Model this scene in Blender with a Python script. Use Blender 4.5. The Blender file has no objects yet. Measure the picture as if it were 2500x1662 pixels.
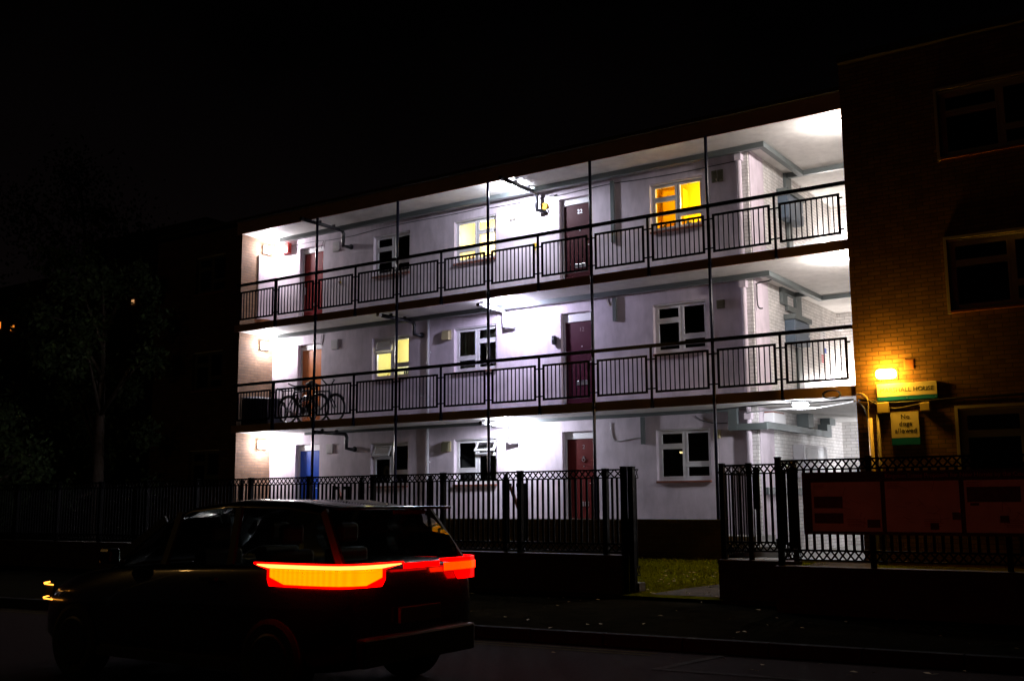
import bpy, math, random
from mathutils import Vector, Matrix
S = bpy.context.scene
COL = S.collection
# ------------------------------------------------------------------ camera
cam_d = bpy.data.cameras.new("camera"); cam = bpy.data.objects.new("camera", cam_d); COL.objects.link(cam)
yaw, pitch, roll = -0.5939, 0.15, -0.0063
d = Vector((math.sin(yaw)*math.cos(pitch), math.cos(yaw)*math.cos(pitch), math.sin(pitch)))
r0 = Vector((math.cos(yaw), -math.sin(yaw), 0)); u0 = r0.cross(d)
r = r0*math.cos(roll)+u0*math.sin(roll); u = -r0*math.sin(roll)+u0*math.cos(roll)
m = Matrix((r, u, -d)).transposed().to_4x4(); m.translation = Vector((13.4511, -19.0468, -1.8282))
cam.matrix_world = m
cam_d.sensor_width = 36; cam_d.lens = 36*2610.06/2500; cam_d.clip_start = .1; cam_d.clip_end = 600
S.camera = cam
# ------------------------------------------------------------------ world: night sky with a faint city glow
W = bpy.data.worlds.new("World"); S.world = W; W.use_nodes = True
nt = W.node_tree; bg = nt.nodes["Background"]
tc = nt.nodes.new("ShaderNodeTexCoord"); sx = nt.nodes.new("ShaderNodeSeparateXYZ")
nt.links.new(tc.outputs["Generated"], sx.inputs[0])
cr = nt.nodes.new("ShaderNodeValToRGB")
cr.color_ramp.elements[0].position = .0; cr.color_ramp.elements[0].color = (.0045, .003, .0031, 1)
cr.color_ramp.elements[1].position = .55; cr.color_ramp.elements[1].color = (.0002, .00015, .0002, 1)
ns = nt.nodes.new("ShaderNodeTexNoise"); ns.inputs["Scale"].default_value = 3
ad = nt.nodes.new("ShaderNodeMath"); ad.operation = 'MULTIPLY_ADD'; ad.inputs[1].default_value = .25; 
nt.links.new(ns.outputs[0], ad.inputs[0]); nt.links.new(sx.outputs[2], ad.inputs[2])
nt.links.new(tc.outputs["Generated"], ns.inputs[0])
nt.links.new(ad.outputs[0], cr.inputs[0]); nt.links.new(cr.outputs[0], bg.inputs[0]); bg.inputs[1].default_value = 1
S.view_settings.view_transform = 'Standard'; S.view_settings.look = 'None'
S.view_settings.exposure = 0; S.view_settings.gamma = 1
S.render.engine = 'CYCLES'
S.cycles.use_denoising = True; S.cycles.max_bounces = 8; S.cycles.diffuse_bounces = 4; S.cycles.glossy_bounces = 4
S.cycles.transparent_max_bounces = 8; S.cycles.caustics_reflective = False; S.cycles.caustics_refractive = False
S.cycles.sample_clamp_indirect = 4; S.cycles.light_sampling_threshold = .001
random.seed(7)
PI = math.pi
# ------------------------------------------------------------------ materials
MATS = {}
def mat(name, col, rough=.6, metal=0, noise=0, nscale=8, bump=0, bscale=60, spec=.5, coat=0):
    if name in MATS: return MATS[name]
    m = bpy.data.materials.new(name); m.use_nodes = True; t = m.node_tree; b = t.nodes["Principled BSDF"]
    b.inputs["Base Color"].default_value = (*col, 1); b.inputs["Roughness"].default_value = rough
    b.inputs["Metallic"].default_value = metal; b.inputs["Specular IOR Level"].default_value = spec
    if coat: b.inputs["Coat Weight"].default_value = coat; b.inputs["Coat Roughness"].default_value = .05
    tc = t.nodes.new("ShaderNodeTexCoord")
    if noise:
        n = t.nodes.new("ShaderNodeTexNoise"); n.inputs["Scale"].default_value = nscale; n.inputs["Detail"].default_value = 6
        t.links.new(tc.outputs["Object"], n.inputs[0])
        mr = t.nodes.new("ShaderNodeMapRange"); mr.inputs[1].default_value = .3; mr.inputs[2].default_value = .7
        mr.inputs[3].default_value = 1-noise; mr.inputs[4].default_value = 1+noise*.5
        t.links.new(n.outputs[0], mr.inputs[0])
        mx = t.nodes.new("ShaderNodeVectorMath"); mx.operation = 'SCALE'; mx.inputs[0].default_value = col
        t.links.new(mr.outputs[0], mx.inputs["Scale"]); t.links.new(mx.outputs[0], b.inputs["Base Color"])
    if bump:
        n2 = t.nodes.new("ShaderNodeTexNoise"); n2.inputs["Scale"].default_value = bscale; n2.inputs["Detail"].default_value = 4
        t.links.new(tc.outputs["Object"], n2.inputs[0])
        bp = t.nodes.new("ShaderNodeBump"); bp.inputs["Strength"].default_value = bump; bp.inputs["Distance"].default_value = .01
        t.links.new(n2.outputs[0], bp.inputs["Height"]); t.links.new(bp.outputs[0], b.inputs["Normal"])
    MATS[name] = m; return m
def brick(name, c1, c2, mortar, rough=.85, bump=.8, spec=.3):
    if name in MATS: return MATS[name]
    m = bpy.data.materials.new(name); m.use_nodes = True; t = m.node_tree; b = t.nodes["Principled BSDF"]
    b.inputs["Roughness"].default_value = rough; b.inputs["Specular IOR Level"].default_value = spec
    tc = t.nodes.new("ShaderNodeTexCoord"); s = t.nodes.new("ShaderNodeSeparateXYZ"); c = t.nodes.new("ShaderNodeCombineXYZ")
    a = t.nodes.new("ShaderNodeMath"); a.operation = 'ADD'
    t.links.new(tc.outputs["Object"], s.inputs[0]); t.links.new(s.outputs[0], a.inputs[0]); t.links.new(s.outputs[1], a.inputs[1])
    t.links.new(a.outputs[0], c.inputs[0]); t.links.new(s.outputs[2], c.inputs[1])
    br = t.nodes.new("ShaderNodeTexBrick"); br.inputs["Scale"].default_value = 1
    br.inputs["Brick Width"].default_value = .225; br.inputs["Row Height"].default_value = .075
    br.inputs["Mortar Size"].default_value = .008; br.inputs["Mortar Smooth"].default_value = .3; br.inputs["Bias"].default_value = -.1
    br.inputs["Color1"].default_value = (*c1, 1); br.inputs["Color2"].default_value = (*c2, 1); br.inputs["Mortar"].default_value = (*mortar, 1)
    t.links.new(c.outputs[0], br.inputs[0])
    n = t.nodes.new("ShaderNodeTexNoise"); n.inputs["Scale"].default_value = 4; n.inputs["Detail"].default_value = 8
    t.links.new(tc.outputs["Object"], n.inputs[0])
    mr = t.nodes.new("ShaderNodeMapRange"); mr.inputs[1].default_value = .3; mr.inputs[2].default_value = .7; mr.inputs[3].default_value = .75; mr.inputs[4].default_value = 1.1
    t.links.new(n.outputs[0], mr.inputs[0])
    mx = t.nodes.new("ShaderNodeVectorMath"); mx.operation = 'SCALE'
    t.links.new(br.outputs["Color"], mx.inputs[0]); t.links.new(mr.outputs[0], mx.inputs["Scale"]); t.links.new(mx.outputs[0], b.inputs["Base Color"])
    bp = t.nodes.new("ShaderNodeBump"); bp.inputs["Strength"].default_value = bump; bp.inputs["Distance"].default_value = .008; bp.invert = True
    t.links.new(br.outputs["Fac"], bp.inputs["Height"]); t.links.new(bp.outputs[0], b.inputs["Normal"])
    MATS[name] = m; return m
def emis(name, col, strength):
    if name in MATS: return MATS[name]
    m = bpy.data.materials.new(name); m.use_nodes = True; t = m.node_tree; b = t.nodes["Principled BSDF"]
    b.inputs["Base Color"].default_value = (*[min(1, c*.5) for c in col], 1)
    b.inputs["Emission Color"].default_value = (*col, 1); b.inputs["Emission Strength"].default_value = strength
    MATS[name] = m; return m
def glass(name="window_glass", tint=(.9, .92, .9)):
    if name in MATS: return MATS[name]
    m = bpy.data.materials.new(name); m.use_nodes = True; t = m.node_tree
    for n in list(t.nodes): t.nodes.remove(n)
    o = t.nodes.new("ShaderNodeOutputMaterial"); tr = t.nodes.new("ShaderNodeBsdfTransparent"); g = t.nodes.new("ShaderNodeBsdfGlossy")
    tr.inputs[0].default_value = (*tint, 1); g.inputs["Roughness"].default_value = .02
    f = t.nodes.new("ShaderNodeFresnel"); f.inputs[0].default_value = 1.5; mx = t.nodes.new("ShaderNodeMixShader")
    t.links.new(f.outputs[0], mx.inputs[0]); t.links.new(tr.outputs[0], mx.inputs[1]); t.links.new(g.outputs[0], mx.inputs[2]); t.links.new(mx.outputs[0], o.inputs[0])
    MATS[name] = m; return m
M_WALL = mat("white_wall_paint", (.70, .605, .68), .7, noise=.17, nscale=1.8, bump=.25, bscale=35)
M_CEIL = mat("white_soffit_paint", (.62, .60, .57), .75, noise=.14, nscale=1.6, bump=.2, bscale=25)
def streaks(m, amt):
    """rain and dirt streaks: a vertically stretched noise multiplied into the colour"""
    t = m.node_tree; b = t.nodes["Principled BSDF"]; src = b.inputs["Base Color"].links[0].from_socket
    tc = t.nodes.new("ShaderNodeTexCoord"); mp = t.nodes.new("ShaderNodeMapping"); mp.inputs["Scale"].default_value = (2.2, 2.2, .6)
    n = t.nodes.new("ShaderNodeTexNoise"); n.inputs["Scale"].default_value = 2.5; n.inputs["Detail"].default_value = 8; n.inputs["Roughness"].default_value = .65
    mr = t.nodes.new("ShaderNodeMapRange"); mr.inputs[1].default_value = .35; mr.inputs[2].default_value = .6; mr.inputs[3].default_value = 1-amt; mr.inputs[4].default_value = 1
    mx = t.nodes.new("ShaderNodeVectorMath"); mx.operation = 'SCALE'
    t.links.new(tc.outputs["Object"], mp.inputs[0]); t.links.new(mp.outputs[0], n.inputs[0]); t.links.new(n.outputs[0], mr.inputs[0])
    t.links.new(src, mx.inputs[0]); t.links.new(mr.outputs[0], mx.inputs["Scale"]); t.links.new(mx.outputs[0], b.inputs["Base Color"])
streaks(M_WALL, .16); streaks(M_CEIL, .14)
M_WBRICK = brick("white_painted_brick", (.76, .73, .71), (.70, .68, .66), (.47, .44, .42), .42, .6, .5)
M_BRICK = brick("red_brown_brick", (.15, .085, .045), (.10, .055, .03), (.06, .045, .03))
M_DBRICK = brick("dimmed_brick", (.06, .03, .02), (.045, .022, .015), (.06, .05, .035))  # dwarf wall brick, colour darkened so the red lamp light barely shows
M_YBRICK = brick("yellow_brown_brick", (.21, .125, .075), (.155, .09, .052), (.12, .09, .07))
M_FASC = mat("brown_fascia_paint", (.46, .30, .27), .5, noise=.15, nscale=3)
M_ROOF = mat("dark_roof_felt", (.04, .04, .045), .9, noise=.2)
M_RAIL = mat("dark_blue_railing_paint", (.005, .005, .012), .22, spec=.16)
M_FENCE = mat("black_iron_paint", (.003, .0026, .0026), .5, spec=.04)
M_UPVC = mat("white_upvc", (.75, .74, .75), .3)
M_SILL = mat("red_tile_sill", (.24, .08, .05), .5)
M_RED = mat("dark_red_door_paint", (.17, .02, .022), .5, spec=.12)
M_MAR = mat("maroon_door_paint", (.05, .006, .018), .5, spec=.12)
M_ORG = mat("orange_brown_door_varnish", (.52, .15, .035), .35, noise=.15, nscale=5)
M_BLUE = mat("blue_door_paint", (.008, .06, .38), .35)
M_STEEL = mat("brushed_steel", (.6, .6, .62), .3, 1)
M_TRAY = mat("grey_green_steel_trunking", (.13, .15, .15), .45, .3)
M_CAB = mat("blue_grey_cabinet_paint", (.09, .125, .17), .4)
M_CREAM = mat("cream_plastic", (.42, .36, .20), .5)
M_BLKP = mat("black_plastic_pipe", (.012, .012, .016), .3)
M_WHTP = mat("white_plastic_pipe", (.5, .5, .52), .35)
M_CABLE = mat("black_cable", (.01, .01, .01), .5)
M_GLASS = glass()
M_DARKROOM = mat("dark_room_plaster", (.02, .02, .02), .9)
M_GRASS = mat("lawn_soil", (.06, .056, .001), .95, spec=0, noise=.4, nscale=14, bump=.6, bscale=50)
M_ASPH = mat("asphalt", (.022, .012, .010), .95, spec=.03, noise=.3, nscale=30, bump=.4, bscale=200)
M_PAVE = mat("paving", (.012, .010, .006), 1, spec=0, noise=.35, nscale=5, bump=.3, bscale=90)
M_CONC = mat("concrete", (.30, .29, .27), .85, noise=.2, nscale=6, bump=.3)
M_YLINE = mat("yellow_road_paint", (.06, .045, .01), .95, spec=.02, noise=.35, nscale=20)
M_WLINE = mat("white_road_paint", (.05, .045, .04), .95, spec=.02, noise=.4, nscale=20)
# ------------------------------------------------------------------ mesh helpers
class MB:
    def __init__(s): s.v = []; s.f = []
    def quad(s, a, b, c, d): n = len(s.v); s.v += [a, b, c, d]; s.f.append((n, n+1, n+2, n+3)); return s
    def poly(s, pts): n = len(s.v); s.v += list(pts); s.f.append(tuple(range(n, n+len(pts)))); return s
    def box(s, x0, x1, y0, y1, z0, z1):
        n = len(s.v); s.v += [(x, y, z) for x in (x0, x1) for y in (y0, y1) for z in (z0, z1)]
        s.f += [(n+a, n+b, n+c, n+d) for a, b, c, d in ((0, 1, 3, 2), (4, 6, 7, 5), (0, 4, 5, 1), (2, 3, 7, 6), (0, 2, 6, 4), (1, 5, 7, 3))]
        return s
    def tube(s, pts, rad, seg=8, cap=True):
        pts = [Vector(p) for p in pts]; n0 = len(s.v); rs = rad if isinstance(rad, (list, tuple)) else [rad]*len(pts)
        prev = None
        for i, p in enumerate(pts):
            t = (pts[min(i+1, len(pts)-1)]-pts[max(i-1, 0)]).normalized()
            if prev is None: a = t.orthogonal().normalized()
            else: a = (prev-t*prev.dot(t)).normalized()
            prev = a; b = t.cross(a)
            for k in range(seg):
                an = 2*PI*k/seg; s.v.append(tuple(p+(a*math.cos(an)+b*math.sin(an))*rs[i]))
        for i in range(len(pts)-1):
            for k in range(seg):
                k2 = (k+1) % seg; q = n0+i*seg
                s.f.append((q+k, q+k2, q+seg+k2, q+seg+k))
        if cap: s.f.append(tuple(n0+k for k in range(seg))[::-1]); s.f.append(tuple(n0+(len(pts)-1)*seg+k for k in range(seg)))
        return s
    def bar(s, a, b, w, h=None):   # square bar
        h = h or w; a = Vector(a); b = Vector(b); t = (b-a).normalized()
        up = Vector((0, 1, 0)) if abs(t.y) < .9 else Vector((0, 0, 1))
        x = t.cross(up).normalized()*w/2; y = x.cross(t).normalized()*h/2; n = len(s.v)
        for p in (a, b): s.v += [tuple(p-x-y), tuple(p+x-y), tuple(p+x+y), tuple(p-x+y)]
        s.f += [(n, n+3, n+2, n+1), (n+4, n+5, n+6, n+7)]+[(n+k, n+(k+1) % 4, n+4+(k+1) % 4, n+4+k) for k in range(4)]
        return s
    def build(s, name, material, parent=None, bevel=0, smooth=False, loc=None):
        me = bpy.data.meshes.new(name); v = s.v
        if loc: v = [(a-loc[0], b-loc[1], c-loc[2]) for a, b, c in v]
        me.from_pydata(v, [], s.f); me.update()
        o = bpy.data.objects.new(name, me); COL.objects.link(o); me.materials.append(material)
        if loc: o.location = loc
        if parent: o.parent = parent
        if smooth: me.polygons.foreach_set("use_smooth", [True]*len(me.polygons))
        if bevel:
            b = o.modifiers.new("b", 'BEVEL'); b.width = bevel; b.segments = 2; b.limit_method = 'ANGLE'
        return o
def arc(c, r, a0, a1, n, ax='xz', y=0):
    out = []
    for i in range(n+1):
        a = a0+(a1-a0)*i/n; p, q = c[0]+r*math.cos(a), c[1]+r*math.sin(a)
        out.append((p, y, q) if ax == 'xz' else (p, q, y) if ax == 'xy' else (y, p, q))
    return out
def tag(o, label=None, cat=None, group=None, kind=None):
    if label: o["label"] = label
    if cat: o["category"] = cat
    if group: o["group"] = group
    if kind: o["kind"] = kind
    return o
def empty(name, loc=(0, 0, 0), rz=0):
    o = bpy.data.objects.new(name, None); o.location = loc; o.rotation_euler[2] = rz; o.empty_display_size = .1; COL.objects.link(o); return o
def copy_tree(o, parent=None):
    c = o.copy(); COL.objects.link(c); c.parent = parent
    for ch in list(o.children): copy_tree(ch, c)
    return c
def text(name, body, size, loc, material, parent=None, depth=.002, bold=0, align='CENTER', rot=(PI/2, 0, 0)):
    c = bpy.data.curves.new(name, 'FONT'); c.body = body; c.size = size; c.extrude = depth; c.align_x = align; c.offset = bold; c.space_character = 1.06 if size > .1 else 1
    t = bpy.data.objects.new(name, c); COL.objects.link(t); bpy.context.view_layer.update()
    me = bpy.data.meshes.new_from_object(t.evaluated_get(bpy.context.evaluated_depsgraph_get()))
    bpy.data.objects.remove(t); bpy.data.curves.remove(c)
    me.materials.clear(); me.materials.append(material)
    o = bpy.data.objects.new(name, me); COL.objects.link(o); o.location = loc; o.rotation_euler = rot
    if parent: o.parent = parent
    return o
def lamp_light(name, loc, power, col, rad, parent, shape='POINT', rot=None):
    l = bpy.data.lights.new(name, shape); l.energy = power; l.color = col
    if shape == 'POINT': l.shadow_soft_size = rad
    else: l.shape = 'DISK'; l.size = rad
    o = bpy.data.objects.new(name, l); COL.objects.link(o); o.location = loc; o.parent = parent
    if rot: o.rotation_euler = rot
    return o
def holed(mb, x0, x1, z0, z1, Y, holes, depth):
    """a wall face in the plane Y with rectangular openings and their reveals"""
    xs = sorted({x0, x1, *[h[0] for h in holes], *[h[1] for h in holes]}); zs = sorted({z0, z1, *[h[2] for h in holes], *[h[3] for h in holes]})
    for i in range(len(xs)-1):
        for k in range(len(zs)-1):
            cx, cz = (xs[i]+xs[i+1])/2, (zs[k]+zs[k+1])/2
            if any(h[0] < cx < h[1] and h[2] < cz < h[3] for h in holes): continue
            mb.quad((xs[i], Y, zs[k]), (xs[i+1], Y, zs[k]), (xs[i+1], Y, zs[k+1]), (xs[i], Y, zs[k+1]))
    for a, b, c, e in holes:
        D = Y+depth
        mb.quad((a, Y, c), (a, Y, e), (a, D, e), (a, D, c)); mb.quad((b, Y, c), (b, D, c), (b, D, e), (b, Y, e))
        mb.quad((a, Y, e), (b, Y, e), (b, D, e), (a, D, e)); mb.quad((a, Y, c), (a, D, c), (b, D, c), (b, Y, c))
    return mb
# ------------------------------------------------------------------ storeys
SOF = [0.0, 2.65, 5.295]           # underside of each slab
FLR = [-2.48, .17, 2.82]           # gallery floors
XL, XR, YB = -8.08, 7.95, 1.2      # gallery ends, back wall
XS, YH = 5.68, 6.5                 # stair hall side wall, hall back wall
GR0 = -2.9
# ------------------------------------------------------------------ ground
def zg(x, y):
    if y > -4.4: return -3.2+(y+4.4)/4.4*.3 if y < 0 else GR0
    return -3.24
g = MB()
g.box(-150, 150, -150, 150, -3.75, -3.6); tag(g.build("ground", M_GRASS), kind="structure")
g = MB(); N = 60
for i in range(N):
    for j in range(12):
        xa, xb = -30+i, -29+i; ya, yb = -4.6+j*1., -3.6+j*1.
        g.quad(*[(x, y, (zg(x, y) if y > -4.5 else -3.21)) for x, y in ((xa, ya), (xb, ya), (xb, yb), (xa, yb))])
tag(g.build("lawn", M_GRASS), kind="structure")
def ky(x): return -8.68+.08*(x-5.5)      # kerb line
g = MB(); g.poly([(-40, ky(-40)+.13, -3.262), (40, ky(40)+.13, -3.262), (40, -4.3, -3.262), (-40, -4.3, -3.262)])
tag(g.build("pavement", M_PAVE), kind="structure")
g = MB(); g.poly([(-60, -30, -3.385), (60, -30, -3.385), (60, ky(60), -3.385), (-60, ky(-60), -3.385)])
tag(g.build("road", M_ASPH), kind="structure")
g = MB(); x = -30
while x < 26:
    a, b = x+.005, x+.905
    g.v += []; n = len(g.v)
    P = [(a, ky(a)), (b, ky(b)), (b, ky(b)+.14), (a, ky(a)+.14)]
    g.v += [(p[0], p[1], -3.42) for p in P]+[(p[0], p[1]+(.012 if i < 2 else 0), -3.255) for i, p in enumerate(P)]
    g.f += [(n, n+1, n+5, n+4), (n+1, n+2, n+6, n+5), (n+2, n+3, n+7, n+6), (n+3, n, n+4, n+7), (n+4, n+5, n+6, n+7)]
    x += .915
tag(g.build("kerb", mat("dark_kerb_stone", (.026, .025, .024), .95, spec=.03, noise=.3, nscale=9)), kind="structure")
g = MB()
for o_ in (.28, .44): g.poly([(-40, ky(-40)-o_-.06, -3.38), (8.3, ky(8.3)-o_-.06, -3.38), (8.3, ky(8.3)-o_, -3.38), (-40, ky(-40)-o_, -3.38)])
tag(g.build("yellow_line_marking", M_YLINE), kind="structure")
g = MB(); g.poly([(8.70, -9.75, -3.379), (8.80, -9.75, -3.379), (8.98, -8.5, -3.379), (8.88, -8.5, -3.379)])
g.poly([(8.70, -9.75, -3.3785), (8.72, -9.66, -3.3785), (13, -9.3, -3.3785), (13, -9.4, -3.3785)])
tag(g.build("parking_bay_marking", M_WLINE), kind="structure")
g = MB(); PTH = [(6.0, -4.38), (8.3, -4.38), (8.2, -.05), (7.15, -.05), (7.0, -2.2), (6.6, -3.1), (6.25, -3.7)]; g.poly([(x, y, zg(x, y)+.006) for x, y in PTH])
tag(g.build("path", mat("trodden_earth", (.045, .03, .012), .95, noise=.5, nscale=6, bump=.8, bscale=30, spec=.1)), kind="structure")
# grass blades and fallen leaves in the gap
g = MB()
for i in range(16000):
    x = random.uniform(.5, 7.4); y = random.uniform(-4.5, -.06); z = zg(x, y)
    if x > 5.95 and y < -4.4+(x-5.95)*2.0 and random.random() < .93: continue
    h = random.uniform(.015, .045); a = random.uniform(0, PI); w = .006
    dx, dy = math.cos(a)*w, math.sin(a)*w; lx, ly = random.uniform(-.03, .03), random.uniform(-.03, .03)
    n = len(g.v); g.v += [(x-dx, y-dy, z-.01), (x+dx, y+dy, z-.01), (x+lx, y+ly, z+h)]; g.f.append((n, n+1, n+2))
tag(g.build("grass", mat("grass_blades", (.18, .165, .001), .9, noise=.5, nscale=3, spec=0)), "short lawn grass between the railings and the block", "grass", kind="stuff")
g = MB()
for i in range(240):
    if i < 150: x, y = random.uniform(5.0, 8.2), random.uniform(-4.9, -1.0); z = (zg(x, y) if y > -4.4 else -3.25)+.012
    else: x, y = random.uniform(3, 12), random.uniform(-9.6, -5); z = -3.245 if y > ky(x)+.15 else -3.37
    a = random.uniform(0, 2*PI); L = random.uniform(.02, .05)
    n = len(g.v); ca, sa = math.cos(a)*L, math.sin(a)*L
    g.v += [(x-ca, y-sa, z), (x+sa*.5, y-ca*.5, z+.01), (x+ca, y+sa, z+.006), (x-sa*.5, y+ca*.5, z+.003)]; g.f.append((n, n+1, n+2, n+3))
tag(g.build("fallen_leaves", mat("dry_leaf", (.35, .24, .07), .7)), "dry fallen leaves scattered on the lawn and pavement", "leaves", kind="stuff")
# ------------------------------------------------------------------ apartment block
B = empty("apartment_block", (0, 0, GR0))
tag(B, "three-storey white gallery-access apartment block with open railed walkways under lamps", "building")
BL = lambda mb, name, m_, par=None, **k: _bl(mb, name, m_, par, **k)
def _bl(mb, name, m_, par=None, **k):
    o = mb.build(name, m_, None, **k)
    if par is None: par = B
    bpy_parent(o, par); return o
def bpy_parent(o, par):
    # keep world placement: every parent here is only translated / rotated about z
    o.parent = par
    def wm(p): return (wm(p.parent) @ p.matrix_parent_inverse if p.parent else Matrix.Identity(4)) @ Matrix.LocRotScale(p.location, p.rotation_euler, p.scale)
    w = wm(par)
    o.matrix_parent_inverse = w.inverted()
WIN_X = [(-4.50, -3.29), (-1.90, -.66), (3.40, 4.62)]
DOOR_X = [(-7.13, -6.26), (1.10, 1.955)]
for f in range(3):
    s_, fl = SOF[f], FLR[f]
    holes = [(a, b, s_-1.41, s_-.35) for a, b in WIN_X]+[(a, b, fl+.002, s_-.30) for a, b in DOOR_X]
    mb = holed(MB(), XL, XS, fl-.1, s_+.001, YB, holes, .2)
    mb.quad((XS, YB, fl-.1), (XS, 1.95, fl-.1), (XS, 1.95, s_), (XS, YB, s_))
    BL(mb, "wall", M_WALL)
    mb = MB().quad((XS, 1.95, fl-.1 if f else GR0-.05), (XS, YH, fl-.1 if f else GR0-.05), (XS, YH, s_), (XS, 1.95, s_))
    mb.quad((XS, YH, fl-.1 if f else GR0-.05), (XR, YH, fl-.1 if f else GR0-.05), (XR, YH, s_), (XS, YH, s_))
    mb.quad((XR, YH, fl-.1 if f else GR0-.05), (XR, .25, fl-.1 if f else GR0-.05), (XR, .25, s_), (XR, YH, s_))
    mb.box(5.44, 5.66, 1.14, 1.2-.002, fl, s_-.002)   # painted brick pier beside the rain pipe
    BL(mb, "stair_hall_wall", M_WBRICK)
    # left end wall of the gallery
    mb = MB()
    mb.quad((XL, 0, fl-.1), (XL, YB, fl-.1), (XL, YB, s_), (XL, 0, s_))
    BL(mb, "side_wall", M_YBRICK)
    if f == 2:
        BL(MB().box(XL+.004, XL+.04, .58, 1.19, fl, s_-.46), "utility_door", M_WALL)
# slabs, fascias, soffits, floor finish
for f in range(3):
    s_ = SOF[f]; top = s_+.17
    mb = MB().box(XL-.16, XR, 0.0, YB+.6, s_, top); mb.box(XS-.02, XR, YB+.6, YH, s_, top)
    sl = BL(mb, "ceiling" if f == 2 else "floor_slab", M_CEIL)
    fh = .33 if f == 2 else .185
    mb = MB().box(XL-.18, XR+.002, -.024, -.002, s_-.004, s_+fh)
    BL(mb, "fascia", M_FASC, sl)
mb = MB().box(XL-3.6, XR-.002, -.06, 7, 5.63, 5.71); mb.box(XL-.25, XR, -.13, -.045, 5.615, 5.69)
BL(mb, "roof", M_ROOF)
# ground gallery floor, parapet plinth
mb = MB().box(XL, 5.9, .12, YB, FLR[0]-.2, FLR[0]); BL(mb, "gallery_floor", M_CONC)
mb = MB().box(XL-.1, 5.38, 0, .11, -3.3, -2.19); BL(mb, "plinth", brick("old_dark_brick", (.14, .07, .045), (.10, .05, .03), (.12, .10, .07)))
mb = MB().box(XL-.1, 5.40, -.02, .13, -2.188, -2.17); BL(mb, "coping", M_CONC)
mb = MB().box(5.4, XR, -.1, YH, -3.1, -2.885); mb.box(5.3, 6.2, .6, 1.15, -2.884, -2.68); BL(mb, "hall_floor", M_CONC)
# left brick bay
mb = holed(MB(), -11.6, XL-.003, -3.3, 5.53, .03, [(-9.95, -8.75, s-1.45, s-.4) for s in SOF], .1)
mb.quad((-11.6, .03, -3.3), (-11.6, 7, -3.3), (-11.6, 7, 5.53), (-11.6, .03, 5.53))
BL(mb, "brick_bay", M_BRICK)
BL(MB().box(-11.5, 5.6, 3.0, 3.1, -3.3, 5.5), "inner_wall", M_DARKROOM)
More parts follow.
